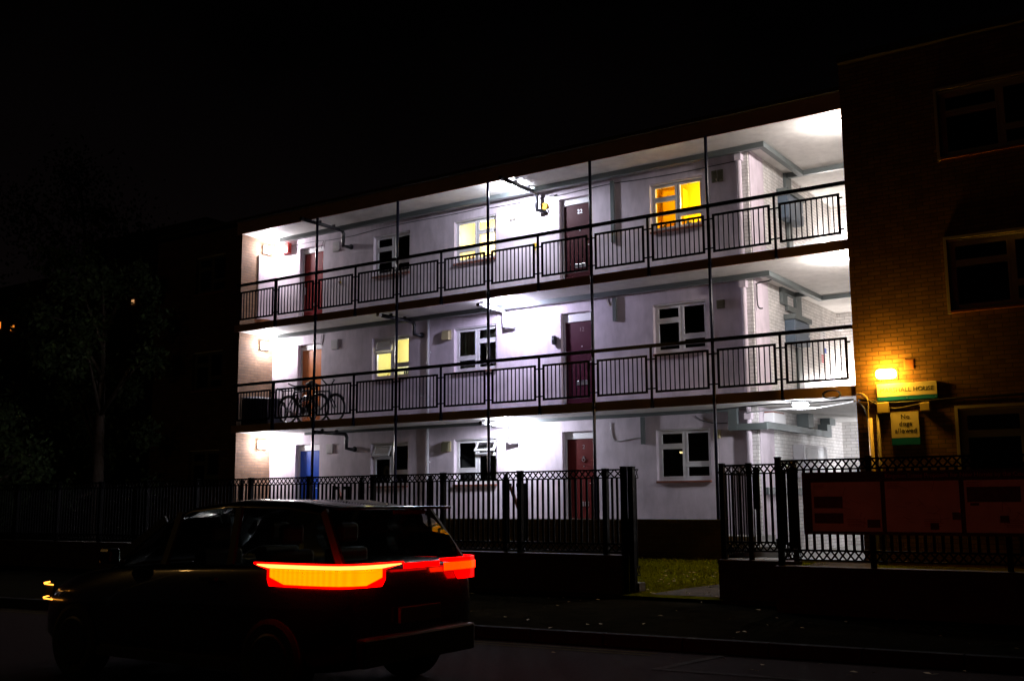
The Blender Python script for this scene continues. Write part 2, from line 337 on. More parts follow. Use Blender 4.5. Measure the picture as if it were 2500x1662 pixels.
# ---- windows
def window(x0, x1, z0, z1, Y, flip, par, state="dark", opened=False, room=None, fw=.055):
    """two-column casement: short over tall beside tall over short; sub-parts pane, sill, curtain ..."""
    w, h = x1-x0, z1-z0; Y += .10; D = .05
    X = lambda t: x0+t*w if not flip else x1-t*w
    mb = MB()
    def bx(a, b, c, e, y0=0., y1=D):
        xa, xb = sorted((X(a), X(b))); mb.box(xa, xb, Y+y0, Y+y1, z1-e*h, z1-c*h)
    t = fw/w; tv = fw/h
    bx(0, 1, 0, tv); bx(0, 1, 1-tv, 1); bx(0, t, tv, 1-tv); bx(1-t, 1, tv, 1-tv); bx(.5-t*.45, .5+t*.45, tv, 1-tv)
    bx(t, .5-t*.45, .31, .35); bx(.5+t*.45, 1-t, .665, .705)
    # sashes set 4 mm behind / 6 mm proud
    panes = [(t, .5-t*.45, tv, .31, opened), (t, .5-t*.45, .35, 1-tv, False), (.5+t*.45, 1-t, tv, .665, False), (.5+t*.45, 1-t, .705, 1-tv, False)]
    s = .034
    for a, b, c, e, op in panes:
        if op: continue
        sw, sh = s/w, s/h
        bx(a, b, c, c+sh, -.008, D-.006); bx(a, b, e-sh, e, -.008, D-.006); bx(a, a+sw, c+sh, e-sh, -.008, D-.006); bx(b-sw, b, c+sh, e-sh, -.008, D-.006)
    o = _bl(mb, "window", M_UPVC, par)
    pm = MB()
    for a, b, c, e, op in panes:
        if op: continue
        xa, xb = sorted((X(a), X(b))); pm.quad((xa, Y+.02, z1-e*h), (xb, Y+.02, z1-e*h), (xb, Y+.02, z1-c*h), (xa, Y+.02, z1-c*h))
    _bl(pm, "pane", M_GLASS, o)
    if opened:   # top-hung vent pushed out at the foot
        a, b, c, e, _ = panes[0]; xa, xb = sorted((X(a), X(b))); hh = (e-c)*h; an = math.radians(opened)
        zt = z1-c*h; q = lambda k: (Y-.01-math.sin(an)*k, zt-math.cos(an)*k)
        vm = MB()
        def strip(xa_, xb_, k0, k1):
            (y0, za), (y1, zb) = q(k0), q(k1); ny, nz = math.cos(an)*.035, -math.sin(an)*.035
            n = len(vm.v)
            vm.v += [(xx, yy+p*ny, zz+p*nz) for xx in (xa_, xb_) for yy, zz in ((y0, za), (y1, zb)) for p in (0, 1)]
            vm.f += [(n+i, n+j, n+k, n+l) for i, j, k, l in ((0, 1, 3, 2), (4, 6, 7, 5), (0, 4, 5, 1), (2, 3, 7, 6), (0, 2, 6, 4), (1, 5, 7, 3))]
        strip(xa-.01, xb+.01, 0, .045); strip(xa-.01, xb+.01, hh-.045, hh+.01); strip(xa-.01, xa+.04, .045, hh-.045); strip(xb-.04, xb+.01, .045, hh-.045)
        _bl(vm, "open_vent", M_UPVC, o)
        (y0, za), (y1, zb) = q(.04), q(hh-.04)
        _bl(MB().quad((xa+.03, y0+.01, za), (xb-.03, y0+.01, za), (xb-.03, y1+.01, zb), (xa+.03, y1+.01, zb)), "vent_pane", M_GLASS, o)
    _bl(MB().box(x0-.0, x1+.0, Y-.155, Y-.002, z0-.001-.045, z0-.003), "sill", M_SILL, o, bevel=.006)
    _bl(MB().box(x0+.003, x1-.003, Y-.075, Y+.03, z1-.022, z1-.002), "vent_strip", M_UPVC, o)
    if room:
        rd = 1.1 if state != "flat" else .3
        mb = MB(); a, b, c, e = x0-.3, x1+.3, z0-.6, z1+.25; y0, y1 = Y+.11, Y+rd
        mb.quad((a, y1, c), (b, y1, c), (b, y1, e), (a, y1, e)); mb.quad((a, y0, c), (a, y1, c), (a, y1, e), (a, y0, e)); mb.quad((b, y0, c), (b, y1, c), (b, y1, e), (b, y0, e))
        mb.quad((a, y0, e), (b, y0, e), (b, y1, e), (a, y1, e)); mb.quad((a, y0, c), (b, y0, c), (b, y1, c), (a, y1, c))
        _bl(mb, "lit_room" if room is not M_DARKROOM else "dark_room", room, o)
    return o
def lit_room(name, c): return mat(name, c, .9, noise=.12, nscale=1.5, spec=.1)
R_AMB = lit_room("amber_room_plaster", (.95, .62, .01))
R_CRM = lit_room("cream_room_plaster", (.90, .76, .46))
R_YEL = lit_room("yellow_green_room_plaster", (.80, .74, .38))
TOPW = [SOF[i]-.35 for i in range(3)]; BOTW = [SOF[i]-1.41 for i in range(3)]
def win(f, c, flip, **k): return window(WIN_X[c][0]+.002, WIN_X[c][1]-.002, BOTW[f]+.002, TOPW[f]-.002, YB, flip, B, **k)
w_top2 = win(2, 0, False, room=M_DARKROOM); w_top3 = win(2, 1, True, room=R_CRM); w_top5 = win(2, 2, False, room=R_AMB)
w_mid2 = win(1, 0, False, room=R_YEL, opened=14); w_mid3 = win(1, 1, True, room=M_DARKROOM); w_mid5 = win(1, 2, False, room=M_DARKROOM)
w_gr2 = win(0, 0, False, room=M_DARKROOM, opened=24); w_gr3 = win(0, 1, True, room=M_DARKROOM, opened=34); w_gr5 = win(0, 2, False, room=M_DARKROOM)
for s in SOF: window(-9.948, -8.752, s-1.448, s-.402, .03, False, B, room=M_DARKROOM).data.materials[0] = mat("dimmed_window_frame", (.10, .10, .10), .6)  # bay frames darkened in colour to stand in for the dim light there
# curtains
def curtain(x0, x1, z0, z1, Y, m_, par, amp=.018, gather=0, n=40):
    mb = MB(); 
    for i in range(n+1):
        t = i/n; x = x0+(x1-x0)*t
        for k, zz in enumerate((z1, (z0+z1)/2, z0)):
            xx = x+gather*(k/2)*(1-t); mb.v.append((xx, Y+amp*math.sin(t*37+k*.4)+amp*.5*math.sin(t*71), zz))
    for i in range(n):
        for k in range(2): q = i*3+k; mb.f.append((q, q+3, q+4, q+1))
    return _bl(mb, "curtain", m_, par, smooth=True)
M_CURT = mat("grey_green_curtain", (.62, .74, .68), .9, noise=.25, nscale=6)
M_NET = mat("blue_grey_net", (.75, .85, .9), .9)
x0, x1 = WIN_X[1]; curtain(x0, (x0+x1)/2, BOTW[1], TOPW[1], YB+.26, M_CURT, w_mid3); curtain((x0+x1)/2+.02, x1, TOPW[1]-.36, TOPW[1], YB+.26, M_CURT, w_mid3)
curtain((x0+x1)/2+.05, x1-.05, BOTW[1], TOPW[1]-.36, YB+.28, M_NET, w_mid3, gather=.35)
# things standing on inner window boards
def bottle(x, z, h, r_, Y, m_, name, par):
    mb = MB().tube([(x, Y, z), (x, Y, z+h*.62), (x, Y, z+h*.75), (x, Y, z+h)], [r_, r_, r_*.4, r_*.35], 10); return _bl(mb, name, m_, par, smooth=True)
M_DKG = mat("dark_bottle_glass", (.01, .03, .03), .15); M_YLW = mat("yellow_plastic", (.6, .42, .02), .4); M_TERR = mat("orange_ceramic", (.45, .14, .03), .5); M_GRN = mat("green_plant", (.08, .2, .04), .7)
z = BOTW[1]+.06
_bl(MB().box(*WIN_X[0], YB+.17, YB+.30, BOTW[1], BOTW[1]+.055), "window_board", M_UPVC, w_mid2)
_bl(MB().box(WIN_X[0][0], WIN_X[0][1], YB+.9, YB+.92, BOTW[1]-.1, BOTW[1]+.44), "splashback", mat("bright_tile", (.95, .96, .85), .3), w_mid2)
bottle(-4.16, z, .10, .035, YB+.24, M_YLW, "yellow_tub", w_mid2)
for xx, hh in ((-3.62, .17), (-3.56, .21), (-3.50, .18), (-3.43, .14)): bottle(xx, z, hh, .02, YB+.24, M_DKG, "bottle", w_mid2)
z = BOTW[2]+.06
_bl(MB().box(*WIN_X[2], YB+.17, YB+.30, BOTW[2], BOTW[2]+.055), "window_board", M_UPVC, w_top5)
for xx, hh, rr, mm, nn in ((3.55, .22, .035, M_TERR, "jar"), (3.62, .12, .045, M_DKG, "pot"), (3.88, .13, .05, M_TERR, "bowl"), (4.16, .17, .03, M_DKG, "bottle"), (4.24, .12, .04, M_GRN, "plant_pot"), (4.42, .13, .04, M_TERR, "jar")):
    bottle(xx, z, hh, rr, YB+.23, mm, nn, w_top5)
_bl(MB().tube([(4.56, YB+.75, SOF[2]-.44), (4.56, YB+.75, SOF[2]-.50)], .10, 16), "ceiling_lamp", emis("warm_lamp_white", (1, .95, .7), 2.5), w_top5)
_bl(MB().box(*WIN_X[1], YB+.17, YB+.30, BOTW[2], BOTW[2]+.055), "window_board", M_UPVC, w_top3)
for xx, hh, rr, mm, nn in ((-1.6, .16, .05, M_YLW, "jar"), (-1.5, .12, .06, M_TERR, "bowl"), (-1.42, .15, .03, M_YLW, "pot")): bottle(xx, BOTW[2]+.056, hh, rr, YB+.23, mm, nn, w_top3)
for w_, p_, c_, x_, z_ in ((w_top5, 56, (1, .86, .35), 4.45, SOF[2]-.66), (w_top3, 46, (1, .92, .66), -1.6, SOF[2]-.62), (w_mid2, 30, (1, .97, .80), -3.8, SOF[1]-.66)):
    l_ = lamp_light("room_light", (0, 0, 0), p_, c_, .1, None); l_.location = (x_, YB+.75, z_); bpy_parent(l_, w_)
# cupboards and a doorway inside the lit rooms
_bl(MB().box(-1.25, -.55, YB+.85, YB+1.19, SOF[2]-1.25, SOF[2]-1.05).box(-.75, -.45, YB+.9, YB+1.19, SOF[2]-1.04, SOF[2]-.3), "cupboard", lit_room("cupboard_wood", (.62, .42, .16)), w_top3)
_bl(MB().box(3.25, 3.75, YB+.95, YB+1.19, SOF[2]-.95, SOF[2]-.25).box(3.3, 4.2, YB+.95, YB+1.19, SOF[2]-1.5, SOF[2]-1.3), "cupboard", lit_room("amber_cupboard", (.93, .58, .01)), w_top5)
_bl(MB().box(-3.55, -3.15, YB+.85, YB+1.19, SOF[1]-.85, SOF[1]-.25), "cupboard", lit_room("pale_cupboard", (.55, .50, .28)), w_mid2)
# oval fan or mirror in the ground floor window, plant in the next, glowing disc for the amber reflection in the last pane
o_ = MB(); n_ = 28
for k in range(n_):
    a, b = 2*PI*k/n_, 2*PI*(k+1)/n_
    o_.quad(*[(-4.12+math.cos(t)*rx, YB+.18, SOF[0]-1.06+math.sin(t)*rz_) for t, rx, rz_ in ((a, .11, .15), (b, .11, .15), (b, .045, .06), (a, .045, .06))])
_bl(o_, "round_ornament", mat("grey_plastic", (.45, .45, .47), .4), w_gr2)
rg = random.Random(3); mb = MB()
for i in range(60):
    x = rg.uniform(-1.1, -.70); y = YB+.22+rg.uniform(0, .1); z = SOF[0]-1.38+rg.uniform(0, .5); L = .05
    a = rg.uniform(-1, 1); mb.quad((x, y, z), (x+.02, y, z+L*.5), (x+a*.03, y, z+L), (x-.02, y, z+L*.5))
_bl(mb, "pot_plant", M_GRN, w_gr3)
_bl(MB().tube([(3.78, YB+.42, SOF[0]-.80), (3.78, YB+.42, SOF[0]-.835)], [.05, .04], 14), "ceiling_lamp", emis("pane_reflection_glow", (1, .75, .35), 1.6), w_gr5)  # glowing disc added in the dark room, stands in for the pane's reflection
# ---- doors
def door(f, c, m_, head, plates=0, number=None, nm=M_STEEL, handle=True, hx=None, knocker=False, frame=M_UPVC):
    a, b = DOOR_X[c]; fl, s_ = FLR[f], SOF[f]; Y = YB+.14
    leaf = MB().box(a+.05, b-.05, Y, Y+.045, fl+.03, s_-head)
    o = _bl(leaf, "door", m_, B, bevel=.004)
    fr = MB().box(a+.001, a+.049, Y-.03, Y+.055, fl+.004, s_-.302); fr.box(b-.049, b-.001, Y-.03, Y+.055, fl+.004, s_-.302); fr.box(a+.05, b-.05, Y-.03, Y+.055, s_-head+.003, s_-.302)
    _bl(fr, "door_frame", frame, o)
    hx = b-.11 if hx is None else hx
    if handle: _bl(MB().box(hx-.02, hx+.02, Y-.012, Y-.002, fl+.92, fl+1.12).tube([(hx, Y-.012, fl+1.05), (hx, Y-.05, fl+1.05), (hx-.11 if hx > (a+b)/2 else hx+.11, Y-.05, fl+1.05)], .009, 8), "handle", M_STEEL, o)
    xc = (a+b)/2+.04
    for k in range(plates):
        xx = xc+(k-(plates-1)/2)*.125
        _bl(MB().box(xx-.05, xx+.05, Y-.012, Y-.002, fl+.56, fl+.655), "letter_plate", M_STEEL, o, bevel=.006)
    _bl(MB().tube([(xc, Y, fl+1.42), (xc, Y-.012, fl+1.42)], .013, 12), "peephole", M_STEEL, o)
    if number:
        t = text("door_number", number, .13, (xc, Y-.003, s_-head-.22), nm); bpy_parent(t, o)
    if knocker: _bl(MB().tube(arc((xc, fl+1.56), .035, 0, 2*PI, 16, y=Y-.02), .010, 6, False).box(xc-.012, xc+.012, Y-.02, Y-.002, fl+1.58, fl+1.64), "knocker", M_STEEL, o)
    return o
M_DULL = mat("tarnished_number", (.18, .12, .13), .4, .6)
door(2, 0, M_RED, .44, 1, None, hx=DOOR_X[0][0]+.09); door(2, 1, mat("plum_door_paint", (.042, .007, .010), .5, spec=.12), .44, 3, "22")
door(1, 0, M_ORG, .44, 1, None, hx=DOOR_X[0][0]+.09); door(1, 1, M_MAR, .50, 3, "12", nm=M_DULL)
door(0, 0, M_BLUE, .46, 0, "1"); door(0, 1, mat("brick_red_door_paint", (.085, .009, .008), .5, spec=.12), .46, 2, "2", knocker=True)
# ---- galleries: poles, handrails, railing panels
PX = [(i-2)*2.6366 for i in range(5)]
for px in PX:
    mb = MB().tube([(px, -.055, -2.17), (px, -.055, 5.29)], .034, 12)
    for s in SOF[:2]: mb.box(px-.03, px+.03, -.082, -.026, s+.04, s+.10)
    _bl(mb, "pole", M_RAIL, B)
def panel(x0, x1, zb, zt, nb=10):
    mb = MB(); Y = -.055; t = .046
    mb.box(x0, x1, Y-.012, Y+.012, zt-t, zt); mb.box(x0, x1, Y-.012, Y+.012, zb, zb+t)
    mb.box(x0, x0+t, Y-.013, Y+.013, zb+t, zt-t); mb.box(x1-t, x1, Y-.013, Y+.013, zb+t, zt-t)
    for k in range(nb):
        x = x0+t/2+(x1-x0-t)*(k+1)/(nb+1); mb.box(x-.0095, x+.0095, Y-.0095, Y+.0095, zb+t, zt-t)
    for zz in (zt-.09, zb+.09): mb.box(x0-.055, x0, Y-.008, Y+.008, zz-.014, zz+.014); mb.box(x1, x1+.055, Y-.008, Y+.008, zz-.014, zz+.014)
    return mb
for f in (1, 2):
    fl = FLR[f]
    _bl(MB().box(XL-.05, XR, -.09, -.026, fl+1.02, fl+1.092), "handrail", M_RAIL, B, bevel=.006)
    stops = [XL-.02]+sorted(PX+[(PX[i]+PX[i+1])/2 for i in range(4)]+[(XL+PX[0])/2-.02, (XR+PX[-1])/2])+[XR-.02]
    for a, b in zip(stops, stops[1:]): _bl(panel(a+.085, b-.085, fl+.115, fl+.88), "railing_panel", M_RAIL, B)
    for a in stops[1:-1]:
        if min(abs(a-p) for p in PX) > .1:
            th = .042 if a > -4 else .085
            mb = MB().box(a-th/2, a+th/2, -.075, -.035, fl-.14, fl+1.03); mb.box(a-.014, a+.03, -.10, -.026, fl-.18, fl-.13)
            _bl(mb, "railing_post", M_RAIL, B)
# rain pipes on the back wall
for f in range(3):
    fl, s_ = FLR[f], SOF[f]
    _bl(MB().tube([(5.50, YB-.13, fl), (5.50, YB-.13, s_)], .052, 14).box(5.43, 5.57, YB-.20, YB-.06, s_-.24, s_-.10), "rain_pipe", M_WALL, B, smooth=False)
    if f < 2:
        mb = MB().tube([(-2.645, YB-.05, fl), (-2.645, YB-.05, s_)], .026, 10)
        for zz in (fl+.5, fl+1.6): mb.box(-2.69, -2.60, YB-.05, YB-.001, zz, zz+.03)
        _bl(mb, "waste_pipe", M_WHTP, B)
# ------------------------------------------------------------------ wing wall on the right
WG = empty("brick_wing", (7.95, 0, GR0)); tag(WG, "dark brick wing right of the white galleries, lit amber by its wall lamp", "building")
wh = [(9.63, 11.6, 1.33, 2.56), (9.63, 11.6, 4.02, 5.22), (9.63, 11.6, -1.6, -.33)]
mb = holed(MB(), XR+.003, 18, -3.3, 6.1, -.06, wh, .12)
mb.quad((XR+.003, -.06, -3.3), (XR+.003, .24, -3.3), (XR+.003, .24, 6.1), (XR+.003, -.06, 6.1))
_bl(mb, "wall", brick("wing_brick", (.25, .145, .07), (.17, .09, .045), (.10, .07, .04)), WG)
_bl(MB().box(XR+.01, 18, -.2, 8, 6.11, 6.25), "roof", M_ROOF, WG)
M_CRFR = mat("cream_window_frame", (.45, .42, .36), .5)
for a, b, c, e in wh:
    o = window(a+.003, b-.003, c+.003, e-.003, -.06, False, WG, room=M_DARKROOM, fw=.075)
    o.data.materials[0] = M_CRFR
    _bl(MB().box(a-.05, a, -.10, -.062, c-.05, e+.05).box(b, b+.05, -.10, -.062, c-.05, e+.05).box(a, b, -.10, -.062, e, e+.05), "surround", M_CRFR, o)
mb = MB().box(8.80, 8.97, -.072, -.061, .39, .56)
for k in range(6): mb.box(8.815, 8.955, -.082, -.0722, .405+k*.025, .415+k*.025)
tag(mb.build("air_brick", mat("terracotta", (.4, .16, .07), .8)), "square louvred terracotta air brick in the brick wall above the amber lamp's right side", "air vent")
# ------------------------------------------------------------------ lamps
def bulb(name, label, loc, size, col, power, lcol, group, es=30, off=(0, 0, -.09), shape='box'):
    t = empty(name, loc); tag(t, label, "lamp", group)
    sx_, sy_, sz_ = size
    if shape == 'box':
        a = MB().box(-sx_/2, sx_/2, -sy_/2, sy_/2, -sz_/2, sz_/2).build("diffuser", emis(name+"_glow_%d" % int(es), col, es), t, bevel=min(size)*.3)
    else:
        a = MB().tube([(0, 0, sz_/2), (0, 0, -sz_*.1), (0, 0, -sz_*.4), (0, 0, -sz_/2)], [sx_*.5, sx_*.5, sx_*.4, sx_*.2], 24).build("diffuser", emis(name+"_glow_%d" % int(es), col, es), t, smooth=True)
    if power: lamp_light("lamp_light", off, power, lcol, .05, t)
    return t
CW = (.83, .86, 1.0); WW = (1.0, .88, .78)
GRP = "white lamps lighting the galleries"
for f, x, y, lab in ((2, .38, .35, "glaring white ceiling lamp on the top gallery left of the door numbered 22"), (1, .12, .42, "glaring white ceiling lamp on the middle gallery above the entry box"), (0, -.06, .62, "glaring white ceiling lamp on the ground gallery between window and red door 2")):
    t = bulb("ceiling_lamp", lab, (x, y, SOF[f]-.035), (.26, .14, .06), (.9, .93, 1), (230, 205, 240)[f], CW if f != 1 else (.75, .73, 1), GRP)
    MB().box(-.14, .14, -.08, .08, .02, .033).build("base", M_UPVC, t)
for f, lab in ((2, "bright white wall lamp above the utility door, end of the top gallery"), (1, "bright white wall lamp on the bare brick end wall of the middle gallery"), (0, "bright white wall lamp on the brick end wall near the blue door")):
    t = bulb("wall_lamp", lab, (XL+.07, .85, SOF[f]-.27), (.09, .22, .2), (1, .97, .93), 145, (.96, .92, 1), GRP, off=(.12, 0, 0))
    MB().box(-.066, -.04, -.12, .12, -.11, .11).build("back_plate", M_UPVC, t)
for f, lab in ((2, "white ceiling lamp in the top right corner of the upper gallery"), (1, "white ceiling lamp at the right end of the middle gallery")):
    t = bulb("ceiling_lamp", lab, (7.66, .55, SOF[f]-.035), (.24, .14, .06), (.95, .97, 1), 230, (1, .92, .88), GRP)
    MB().box(-.13, .13, -.08, .08, .02, .033).build("base", M_UPVC, t)
t = bulb("ceiling_lamp", "round glowing ceiling lamp over the ground floor stair entrance", (6.78, .42, -.075), (.30, .3, .09), (.9, .95, 1), 100, (.93, .94, 1), GRP, es=14, shape='round')
MB().tube([(0, 0, .072), (0, 0, .047)], .17, 24).build("base", M_UPVC, t)
# stair light deep in the hall
t = bulb("stair_lamp", "small white lamp on the stair hall wall behind the top right railing", (XS+.05, 5.9, 4.10), (.06, .12, .1), (.95, .95, 1), 110, (1, .92, .88), GRP, off=(.15, 0, 0))
t = bulb("stair_lamp", "hidden white lamp deep in the middle floor stair hall", (XS+.05, 6.2, 1.0), (.06, .12, .1), (.95, .95, 1), 110, (1, .92, .88), GRP, off=(.15, 0, 0))
t = bulb("stair_lamp", "white lamp on the back wall of the ground floor hall behind the drainpipe", (7.2, YH-.05, -.8), (.12, .06, .1), (.95, .95, 1), 90, (.93, .94, 1), GRP, off=(0, -.2, 0))
# amber wall lamp
t = bulb("amber_wall_lamp", "glowing amber bulkhead lamp on the brick wall above the house name sign", (8.52, -.18, .325), (.32, .19, .16), (1, .46, .035), 0, (1, .52, .04), None, es=170)
MB().box(-.17, .17, .096, .118, -.09, .09).build("back_plate", mat("bronze_plate", (.1, .07, .03), .5), t)
# unseen street lamp, added behind the camera's left for dim amber fill light
SL = empty("added_street_lamp", (-7, -21, -3.38)); tag(SL, "tall amber street lamp added across the road, out of view, for fill light", "street lamp")
MB().tube([(0, 0, 0), (0, 0, 1.2), (0, 0, 1.25), (0, 0, 7.4)], [.09, .09, .055, .045], 14).build("pole", M_TRAY, SL, smooth=True)
MB().tube([(0, 0, 7.4), (.1, .3, 7.7), (.3, 1.0, 7.8)], .035, 10).build("arm", M_TRAY, SL)
MB().box(.2, .42, .9, 1.6, 7.74, 7.88).build("lantern_head", M_TRAY, SL, bevel=.03)
MB().box(.22, .40, .95, 1.5, 7.69, 7.738).build("lens", emis("sodium_glow", (1, .55, .12), 8), SL)
lamp_light("lamp_light", (.31, 1.2, 7.6), 95, (1, .55, .16), .15, SL)
# ------------------------------------------------------------------ fixtures on the galleries
def flue(label, x, z, y0, xe, m_, tip=None, drop=.40, xw=None):
    t = empty("flue_pipe", (x, YB, z)); tag(t, label, "pipe", "flue pipes running out under the soffits")
    xw = x+.1 if xw is None else xw
    ye = YB-.16
    pts = [(xw-x, 0, -drop-.02), ((xw-x)*.9, -.07, -drop-.03), (.0, ye-YB, -drop), (0, ye-YB-.005, -drop*.5), (0, ye-YB, -.08), (0, ye-YB-.035, -.02), (0, ye-YB-.09, 0), (0, y0-YB, -.005)]
    MB().tube(pts, .047, 12).build("pipe", m_, t, smooth=True)
    MB().tube([(xw-x, -.002, -drop-.02), (xw-x, -.03, -drop-.02)], .07, 18).build("flange", m_, t)
    MB().tube([(0, y0-YB+.002, -.005), (0, y0-YB-.09, -.007)], [.052, .048], 12).build("end_cap", tip or m_, t)
    MB().box(-.045, .045, -.55, -.52, -.04, .085).build("bracket", m_, t)
    MB().box(-.045, .045, -1.05, -1.02, -.04, .085).build("bracket", m_, t)
    return t
flue("black flue pipe under the roof soffit, beside the top left door", -5.40, 5.20, -.42, 0, M_BLKP, xw=-5.26)
flue("black flue pipe under the roof soffit, left of the door numbered 22", .60, 5.20, -.35, 0, M_BLKP, xw=.74)
flue("black flue pipe with white tip above the yellow lit window of the middle gallery", -3.0, 2.55, -.22, 0, M_BLKP, tip=M_WHTP, drop=.3, xw=-2.88)
flue("white flue pipe with black end under the middle gallery's bright lamp", -.33, 2.55, .1, 0, M_WHTP, tip=M_BLKP, drop=.36, xw=-.12)
flue("black flue pipe above the ground floor, beside the blue door", -5.17, -.1, -.02, 0, M_BLKP, drop=.36, xw=-5.03)
flue("white flue pipe with black end under the ground gallery's bright lamp", -.28, -.1, .12, 0, M_WHTP, tip=M_BLKP, drop=.36, xw=-.06)
# cable trunking
def trunk(label, boxes):
    mb = MB()
    for b in boxes: mb.box(*b)
    o = mb.build("cable_trunking", M_TRAY, bevel=.003); return tag(o, label, "cable trunking", "steel cable trunking under the soffits")
s = SOF[2]-.002; trunk("grey trunking under the roof soffit turning into the top stair landing", [(-7.6, 6.12, .86, .98, s-.11, s), (6.0, 6.119, .981, 3.3, s-.11, s), (5.75, 5.999, 3.2, 3.3, s-.11, s), (6.12, XR, 3.2, 3.3, s-.11, s), (5.685, 5.749, 3.15, 3.5, 4.86, s), (5.685, 5.75, 3.2, 3.45, 2.83, 4.20)])
s = SOF[1]-.002; trunk("grey trunking under the middle gallery soffit with a branch to the meter cupboard", [(-7.6, 6.12, .88, 1.0, s-.10, s), (6.0, 6.119, 1.001, 4.2, s-.10, s), (6.12, XR, 4.1, 4.2, s-.10, s), (5.76, 5.999, 3.4, 3.5, s-.1, s), (5.685, 5.755, 2.6, 3.8, s-.12, s), (5.685, 5.755, 2.6, 2.9, s-.36, s-.121), (5.685, 5.755, 2.901, 3.8, s-.46, s-.34), (5.685, 5.755, 3.45, 3.8, s-.339, s-.122), (5.685, 5.755, 3.45, 3.8, 2.1, s-.461), (5.685, 5.75, 3.45, 3.75, .18, 1.45)])
s = -.002; trunk("dark trunking under the ground gallery soffit stepping down round the stair corner", [(-6.6, 5.1, .98, 1.08, s-.07, s), (5.101, 5.29, .98, 1.08, s-.45, s), (5.291, 5.9, .98, 1.08, s-.45, s-.32), (5.80, 5.90, 1.081, 5.0, s-.43, s-.30), (5.685, 5.90, 4.7, 5.0, s-.299, s-.15), (5.685, 5.90, 4.9, 5.3, s-.149, s), (5.70, 5.95, 3.3, 3.65, s-.29, s)])
s = -1.64; trunk("dark horizontal trunking low on the stair hall side wall behind the railings", [(5.685, 5.76, 1.3, 4.8, s-.07, s+.07)])
for x, za, zb, lab in ((2.5, 5.18, 3.79, "vertical grey conduit on the top gallery wall right of the door numbered 22"), (2.5, 2.55, 2.04, "short vertical grey conduit on the middle gallery wall right of the maroon door"), (3.11, -.07, -.64, "short vertical grey conduit on the ground floor wall left of the window")):
    tag(MB().box(x-.04, x+.04, YB-.06, YB-.002, zb, za).build("conduit", M_TRAY), lab, "conduit", "vertical conduits on the back wall")
# cables
def cable(label, pts, rad=.009, m_=M_CABLE):
    out = []; P = [Vector(p) for p in pts]
    for i in range(len(P)-1):
        p0, p1, p2, p3 = P[max(i-1, 0)], P[i], P[i+1], P[min(i+2, len(P)-1)]
        for k in range(6):
            t = k/6; out.append(tuple(.5*((2*p1)+(p2-p0)*t+(2*p0-5*p1+4*p2-p3)*t*t+(3*p1-p0-3*p2+p3)*t**3)))
    out.append(tuple(P[-1]))
    return tag(MB().tube(out, rad, 6).build("cable", m_, smooth=True), label, "cable")
Yc = YB-.014
cable("thin dark cable sagging along the wall top from door 22 to the rain pipe", [(-.9, Yc, 5.11), (0, Yc, 5.10), (1.0, Yc, 5.12), (1.05, Yc, 5.09), (2.4, Yc, 5.13), (3.2, Yc, 5.10), (4.2, Yc, 5.08), (5.38, Yc, 5.10)])
cable("thin cable running over the top left door towards the flue", [(-7.6, Yc, 5.12), (-6.35, Yc, 5.11), (-6.3, Yc, 5.02), (-6.33, Yc, 4.9)], .006)
cable("thin cable along the top gallery wall over the dark window", [(-6.2, Yc, 5.08), (-5.2, Yc, 5.07), (-4.4, Yc, 5.12), (-3.2, Yc, 5.14), (-2.0, Yc, 5.13), (-1.0, Yc, 5.15)], .008)
cable("thin cable dropping beside the orange door's head", [(-6.25, Yc, 2.55), (-6.27, Yc, 2.4), (-6.3, Yc, 2.28)], .006)
cable("black looped cable hanging at the stair corner of the middle gallery", [(6.05, 1.3, 2.58), (5.95, 1.25, 2.52), (5.74, 1.23, 2.5), (5.72, 1.22, 2.4), (5.72, 1.22, 2.1), (5.75, 1.23, 1.99), (5.82, 1.25, 1.98)], .014)
cable("loose beige cable loop at the conduit right of the maroon door", [(2.30, Yc, 2.56), (2.33, Yc, 2.45), (2.39, Yc, 2.4), (2.43, Yc, 2.5), (2.44, Yc, 2.57)], .008, M_CREAM)
cable("white cable curling down the ground floor wall right of red door 2", [(2.33, Yc, -.16), (2.33, Yc, -.35), (2.38, Yc, -.5), (2.5, Yc, -.55), (2.95, Yc, -.5), (3.07, Yc, -.5)], .009, M_WHTP)
cable("pair of dark drooping cables right of the ground floor window, under the soffit", [(4.3, Yc, -.10), (4.45, Yc, -.2), (4.7, Yc, -.27), (5.0, Yc, -.28)], .008)
cable("long black cable slung along the ground floor soffit past the round lamp", [(4.6, .75, -.07), (5.4, .5, -.05), (6.2, .3, -.04), (7.0, .2, -.06), (7.9, -.04, -.07)], .014)
cable("twisted pale cable slung under the soffit right of the round lamp", [(5.5, .95, -.12), (6.2, .75, -.10), (6.9, .6, -.13), (7.5, .35, -.11), (7.93, -.05, -.10)], .013, M_WHTP)
cable("thick black cable run along the brick wing above the windows", [(8.0, -.09, -.09), (8.6, -.09, -.17), (9.2, -.09, -.16), (10.2, -.09, -.15), (12, -.09, -.13)], .022)
cable("thin cable looping under the house name sign", [(8.05, -.09, -.02), (8.2, -.12, -.12), (8.35, -.1, -.2), (8.6, -.1, -.27), (8.9, -.1, -.24), (9.1, -.1, -.2)], .011)
cable("amber lit cable strands arching from the galleries to the wing corner", [(7.98, -.1, .02), (8.1, -.13, 0), (8.17, -.12, -.12), (8.16, -.11, -.35), (8.16, -.1, -.6)], .012, M_CREAM)
cable("second cable strand curving down at the wing corner", [(7.98, -.1, -.12), (8.08, -.13, -.2), (8.13, -.12, -.34), (8.14, -.1, -.5)], .010)
